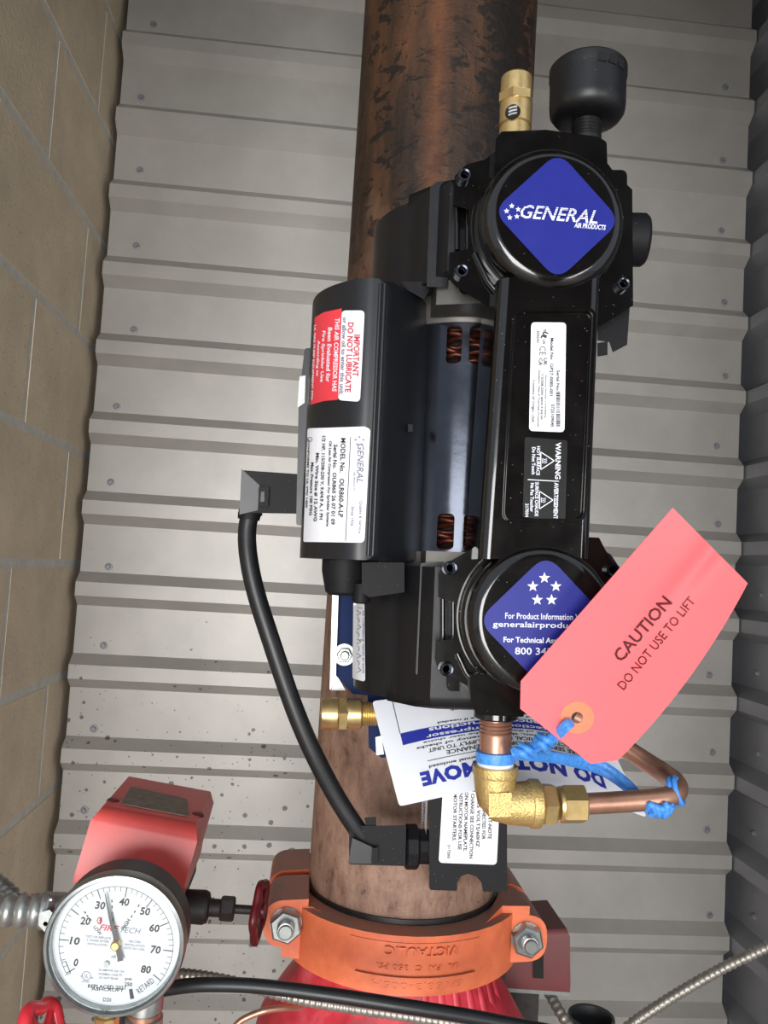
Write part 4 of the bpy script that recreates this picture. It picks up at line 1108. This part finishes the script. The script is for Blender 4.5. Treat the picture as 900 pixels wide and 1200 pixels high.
for x, y, a in ((330, 338, 52), (312, 318, 52), (298, 297, 52), (572, 320, -58), (590, 292, -58), (612, 258, -58), (456, 230, 84), (457, 265, 84)):
    t = math.radians(a); T.append(stroke(x - 8 * math.cos(t), y - 8 * math.sin(t), x + 8 * math.cos(t), y + 8 * math.sin(t), 7))
T += [line('REPLACED 2021', 425, 733, 220, 22, 3, 0.02), line('ASHCROFT', 430, 748, 190, 20, 3, 0.02)]
link('lettering', ink(T, gm), M_INK, dial, 0)
T = [line('TEST OR REPLACE', 376, 442, 150, 13, 5), line('5 YEARS AFTER', 374, 463, 130, 13, 5), line('INSTALLATION', 370, 484, 115, 13, 5), line('RECORD', 592, 468, 70, 13, 5), line('INSTALLATION', 590, 489, 116, 13, 5), line('DATE ON CASE', 586, 509, 122, 13, 5),
     line('AIR', 466, 556, 32, 18, 5), line('30-8MWW-GG GA', 453, 638, 150, 13, 4), line('NORMAL CASE FIT', 448, 661, 140, 13, 4), line('DO NOT REUSE', 436, 682, 110, 13, 4), line('UL', 306, 668, 20, 22, 4), line('c', 277, 670, 8, 12), line('us', 338, 680, 14, 10), line('LISTED', 302, 702, 44, 10, 4),
     line('TECH', 566, 402, 122, 34, 5, 0.004, 0.3)]
T += [ring2d(306, 668, 25, 4, 20)]
link('lettering', ink(T, gm), M_INKG, dial, 0)
T = [line('FIRE', 440, 388, 120, 36, 5, 0.025, 0.3), ring2d(383, 345, 13, 6, 12, 1.4), poly([(380, 340), (398, 320), (396, 350), (386, 364)])]
link('lettering', ink(T, gm), M_INKR, dial, 0)
nd = prism([zz(x, y) for x, y in ((413, 186), (418, 184), (452, 330), (490, 440), (498, 486), (515, 560), (523, 578), (487, 586), (488, 566), (470, 490), (462, 440), (436, 330))], YG + 0.0045, YG + 0.0055, 0)
link('needle', nd, M_DARKGREY, pg, 0)
gk = at(*zz(479, 485), YG + 0.0056)
link('needle_hub', lathe([(0.0030, -0.003), (0.0030, 0.0022), (0.0022, 0.003), (0.0, 0.003)], gk, ND, 24), M_BRASS, pg, 40, label='small brass needle hub')
link('stop_pin', lathe([(0.0018, 0.0), (0.0018, 0.002), (0.0, 0.002)], at(*zz(426, 595), YD), ND, 16), M_ZINC, pg, 40)
link('window', lathe([(0.0, -0.0024), (0.0407, -0.0024), (0.0407, -0.0032), (0.0, -0.0032)], gc, ND, 64), M_GLASS, pg, 40, label='clear round gauge window')
c = at(126, 1184, YG + 0.016)
sb = lathe([(0.0065, 0.012), (0.0065, -0.002), (0.0080, -0.003), (0.0080, -0.012), (0.006, -0.013), (0.006, -0.09)], c, (0, 0, 1), 8)
link('stem', sb, M_BRASS, pg, 25); link('seal_tape', lathe([(0.0070, -0.0125), (0.0074, -0.013), (0.0074, -0.03), (0.007, -0.03)], c, (0, 0, 1), 24), M_WHITE, pg, 40, label='white sealing tape')

nn = thing('pipe_nipple', 'weathered grey pipe nipple rising beside the pressure gauge stem', 'pipe fitting', at(170, 1200, 0.585) + Vector((0, 0, -0.08)))
c = at(170, 1182, 0.585)
nb = lathe([(0.0, 0.012), (0.011, 0.012), (0.012, 0.010), (0.012, 0.0), (0.0105, -0.001), (0.0105, -0.004), (0.0125, -0.005), (0.0125, -0.012), (0.0095, -0.013), (0.0095, -0.1)], c, (0, 0, 1), 24)
link('body', nb, M_GALV, nn, 35)
link('rusty_joint', lathe([(0.0108, -0.0012), (0.0112, -0.0015), (0.0112, -0.004), (0.0108, -0.0044)], c, (0, 0, 1), 24), M_COPPER, nn, 35)

# ================================================================== PRESSURE SWITCHES
ps = thing('pressure_switch', 'faded red pressure switch with worn grey top plate behind the gauge', 'pressure switch', at(150, 1060, 0.67))
dY = Vector((0, 1, 0))
def ring4(fl, fr, d, sh=(0, 0, 0)):
    return [fl, fr, fr + dY * d + Vector(sh), fl + dY * d + Vector(sh)]
S0, S1 = ring4(at(85, 1034, .622), at(211, 1062, .622), .108), ring4(at(88.5, 1021, .622), at(214, 1045, .622), .108)
S1b = ring4(at(89.5, 1020, .6235), at(214, 1043.5, .6235), .105)
S2 = ring4(at(106, 962, .6265), at(231, 987, .6265), .099)
S3 = ring4(at(121, 944, .636), at(230, 964, .636), .084)
def rings(Rs, bev=0.004, seg=3):
    b = bmesh.new(); n = len(Rs[0]); V = [p for r in Rs for p in r]; Fc = [tuple(range(n))[::-1], tuple(range(n * (len(Rs) - 1), n * len(Rs)))]
    for k in range(len(Rs) - 1):
        for i in range(n): Fc.append((k * n + i, k * n + (i + 1) % n, (k + 1) * n + (i + 1) % n, (k + 1) * n + i))
    add_pydata(b, V, Fc); bevel_sharp(b, bev, seg, 12); return b
link('cover', rings([S0, S1, S2, S3], 0.007, 4), M_REDSW, ps, 50)
base = ring4(at(90, 1034, .626), at(208, 1061, .626), .10); dn = Vector((0, 0, -0.012))
link('base_plate', loft([p + dn for p in base], [p + Vector((0, 0, 0.003)) for p in base], 0.001), M_IRON, ps, 30)
ntop = (S3[1] - S3[0]).cross(S3[3] - S3[0]).normalized(); ntop = ntop if ntop.z > 0 else -ntop
ft_ = on_plane(S3[0], ntop, 0.0005)
link('name_plate', sheet([rpoly([(153, 923), (219, 937.5), (221, 958), (141, 943)], 3)], ft_, 0, 0, 0.0004), M_WORN, ps, 30, label='weathered grey name plate')
for px, py in ((133, 938), (232, 954)):
    c = on_plane(S3[0], ntop, 0.0)(px, py)
    sbm = lathe([(0.0, 0.0012), (0.0035, 0.0012), (0.0045, 0.0004), (0.0052, -0.001)], c, ntop, 16)
    link('cover_screw', sbm, M_REDDK, ps, 40)
stem = lathe([(0.012, 0.0), (0.012, -0.03), (0.017, -0.032), (0.017, -0.055), (0.010, -0.057), (0.010, -0.25)], at(150, 1062, .675), (0, 0, 1), 24)
link('pressure_stem', stem, M_IRON, ps, 30)

tv = thing('test_valve', 'small black iron valve with dark red handwheel beside red pressure switch', 'valve', at(240, 1066, .665))
a0 = at(205, 1061, .665); ax = (at(304, 1067, .665) - a0).normalized(); s_ = (at(304, 1067, .665) - a0).length / 99.0
vb = lathe([(0.0, -14 * s_), (0.011, -14 * s_), (0.011, 10 * s_), (0.0122, 12 * s_), (0.0126, 34 * s_), (0.0110, 39 * s_), (0.0066, 41 * s_), (0.0066, 53 * s_)], a0, ax, 28)
hexnut(a0 + ax * 53 * s_, ax, 0.0092, 17 * s_, vb)
link('valve_body', vb, M_IRON, tv, 30)
link('spindle', lathe([(0.0034, 69 * s_), (0.0034, 104 * s_), (0.0, 104 * s_)], a0, ax, 16), M_IRON, tv, 40)
def handwheel(c, ax, R, lobes=5, th=0.155):
    u, w, d = axes(ax); b = bmesh.new()
    P = [c + (u * math.cos(2 * math.pi * k / 60) + w * math.sin(2 * math.pi * k / 60)) * (R * (1 + 0.10 * math.cos(lobes * 2 * math.pi * k / 60))) for k in range(60)]
    tube(P, R * th, 10, b, True); lathe([(R * 0.0, R * 0.2), (R * 0.26, R * 0.2), (R * 0.30, -R * 0.2), (0, -R * 0.2)], c, d, 20, b)
    for k in range(lobes):
        a = 2 * math.pi * k / lobes; q = u * math.cos(a) + w * math.sin(a)
        tube([c + q * R * 0.2, c + q * R * 0.98], [R * 0.13, R * 0.10], 8, b)
    return b
link('handwheel', handwheel(at(304, 1067, .665), ax + Vector((0, -0.16, 0)), 0.0205), M_REDHW, tv, 50, label='dark red lobed handwheel')

hw = thing('drain_valve', 'bright red handwheel on a valve stem at lower left below the gauge', 'valve', at(45, 1212, .53) + Vector((0, 0, -0.06)))
c = at(50, 1219, .53)
link('handwheel', handwheel(c, Vector((1.0, -0.22, 0.42)), 0.0195, 5, 0.22), M_REDHW2, hw, 50)
link('spindle', tube([c, c + Vector((0.01, 0.03, -0.09))], 0.004, 12), M_IRON, hw, 50)

ps2 = thing('pressure_switch', 'dark red pressure switch partly hidden behind the coupling on its right side', 'pressure switch', at(640, 1162, .83))
B0 = ring4(at(592, 1158, .80), at(668, 1163, .80), .08); B1 = ring4(at(592, 1149, .80), at(668.5, 1153, .80), .08)
B2 = ring4(at(596, 1100, .802), at(668, 1098, .802), .076); B3 = ring4(at(600, 1092, .806), at(664, 1088, .806), .068)
link('cover', rings([B0, B1, B2, B3], 0.003, 3), M_REDDK, ps2, 50)
link('base_plate', loft([p + Vector((0, 0, -0.0035)) for p in B0], [p for p in B0], 0.0006), M_ZINC, ps2, 30, label='thin zinc base plate')
link('mounting_leg', loft([p + Vector((0, 0, -0.25)) for p in ring4(at(604, 1160, .815), at(632, 1161, .815), .03)], [p for p in ring4(at(604, 1160, .815), at(632, 1161, .815), .03)], 0.001), M_IRON, ps2, 30)
link('cover_slot_shadow', prism([(625, 1120), (637, 1118), (637, 1147), (625, 1146)], .7985, .803, 0), M_DARK, ps2, 0)  # flat dark block painted in as the shadow of the cover's slot

# ================================================================== CONDUITS AND HOSES
fc = thing('flexible_conduit', 'thick ribbed steel conduit entering at lower left edge beside the gauge', 'conduit', at(40, 1070, .61))
link('sleeve', flex([at(-120, 1058, .60), at(-60, 1062, .605), at(0, 1066, .61), at(50, 1067, .615)], 0.0118, 0.0090, 0.22, 20), M_GALV, fc, 60)
a0 = at(46, 1067, .615); ax = (at(110, 1068, .625) - a0).normalized()
link('connector', lathe([(0.0112, 0.0), (0.0125, 0.002), (0.0125, 0.016), (0.0110, 0.018), (0.0110, 0.034), (0.0135, 0.036), (0.0135, 0.060)], a0, ax, 28), M_GALV, fc, 35)
link('clamp', prism(rpoly([(46, 1070), (58, 1066), (66, 1075), (64, 1093), (52, 1092), (45, 1084)], 2), .596, .612, 0.001, 1), M_ZINC, fc, 35)
for p in ((60, 1056), (56, 1079)):
    cc = at(p[0], p[1], .601); link('clamp_screw', lathe([(0.0026, -0.008), (0.0026, 0.004), (0.0016, 0.005), (0.0, 0.005)], cc, (0.2, -0.6, 0.9) if p[1] < 1060 else (0, -1, 0), 12), M_ZINC, fc, 35)
wr = link('wire', tube(catmull([at(-10, 1062, .63), at(25, 1052, .632), (at(50, 1048.5, .632)), at(78, 1049, .632), at(95, 1052, .632)], 6), 0.0014, 8), M_COPPER, None, 60, origin=at(-10, 1062, .63))
tag(wr, 'thin brown wire above the thick ribbed conduit at lower left', 'wire')
f2 = link('flexible_conduit', flex([at(-40, 1010, .66), at(-5, 1035, .65), at(14, 1052, .64), at(24, 1075, .63)], 0.0075, 0.0060, 0.2, 14), M_GALV, None, 60, origin=at(20, 1070, .635))
tag(f2, 'short slanting ribbed conduit above the thick one at the left edge', 'conduit')
hs_ = link('rubber_hose', tube(catmull([at(*p) for p in ((150, 1166, .60), (175, 1163, .595), (196, 1158.5, .588), (235, 1154, .58), (300, 1155.5, .575), (380, 1165, .57), (470, 1178.5, .565), (560, 1193, .565), (660, 1212, .57))], 8), 0.0047, 18), M_RUBBER, None, 60, origin=at(470, 1178, .565))
tag(hs_, 'smooth black rubber hose crossing in front of the red valve body', 'hose')
f3 = link('flexible_conduit', flex([at(*p) for p in ((150, 1139, .64), (200, 1141, .62), (240, 1145, .612), (290, 1155, .605), (340, 1168, .60), (400, 1179, .592), (470, 1189, .59), (560, 1204, .59), (640, 1222, .60))], 0.0044, 0.0042, 0.2, 12), M_FLEX, None, 60, origin=at(240, 1145, .612))
tag(f3, 'slim ribbed steel conduit running along behind the black rubber hose', 'conduit')
t3 = link('copper_tube', tube(catmull([at(*p) for p in ((262, 1222, .64), (278, 1200, .64), (292, 1191, .64), (312, 1184, .64), (332, 1181.5, .645), (352, 1180.5, .655))], 6), 0.0024, 10), M_COPPER, None, 60, origin=at(300, 1188, .64))
tag(t3, 'thin brown copper tube curving beneath the black rubber hose by red valve', 'tube')
f4 = link('flexible_conduit', flex([at(*p) for p in ((715, 1222, .86), (738, 1202, .86), (765, 1183, .86), (800, 1161, .86), (850, 1133, .86), (900, 1109, .86), (960, 1078, .86))], 0.0059, 0.0062, 0.2, 14), M_FLEX, None, 60, origin=at(800, 1161, .86))
tag(f4, 'long ribbed steel conduit slanting up to the right edge by dark wall', 'conduit')
f5 = link('flexible_conduit', flex([at(*p) for p in ((640, 1158, .83), (648, 1172, .82), (656, 1186, .81), (668, 1204, .80), (690, 1235, .79))], 0.0056, 0.0062, 0.2, 14), M_FLEX, None, 60, origin=at(648, 1172, .82))
tag(f5, 'short ribbed steel conduit dropping from the dark red pressure switch', 'conduit')
bp = link('pipe_stub', lathe([(0.018, -0.02), (0.021, 0.0), (0.0235, 0.001), (0.0240, -0.002), (0.0240, -0.80), (0.0, -0.80)], at(693, 1191, .85), (0, 0, 1), 40), M_DARKGREY, None, 40, origin=at(693, 1191, .85))
tag(bp, 'open dark grey pipe end standing at the bottom edge beside steel conduit', 'pipe')
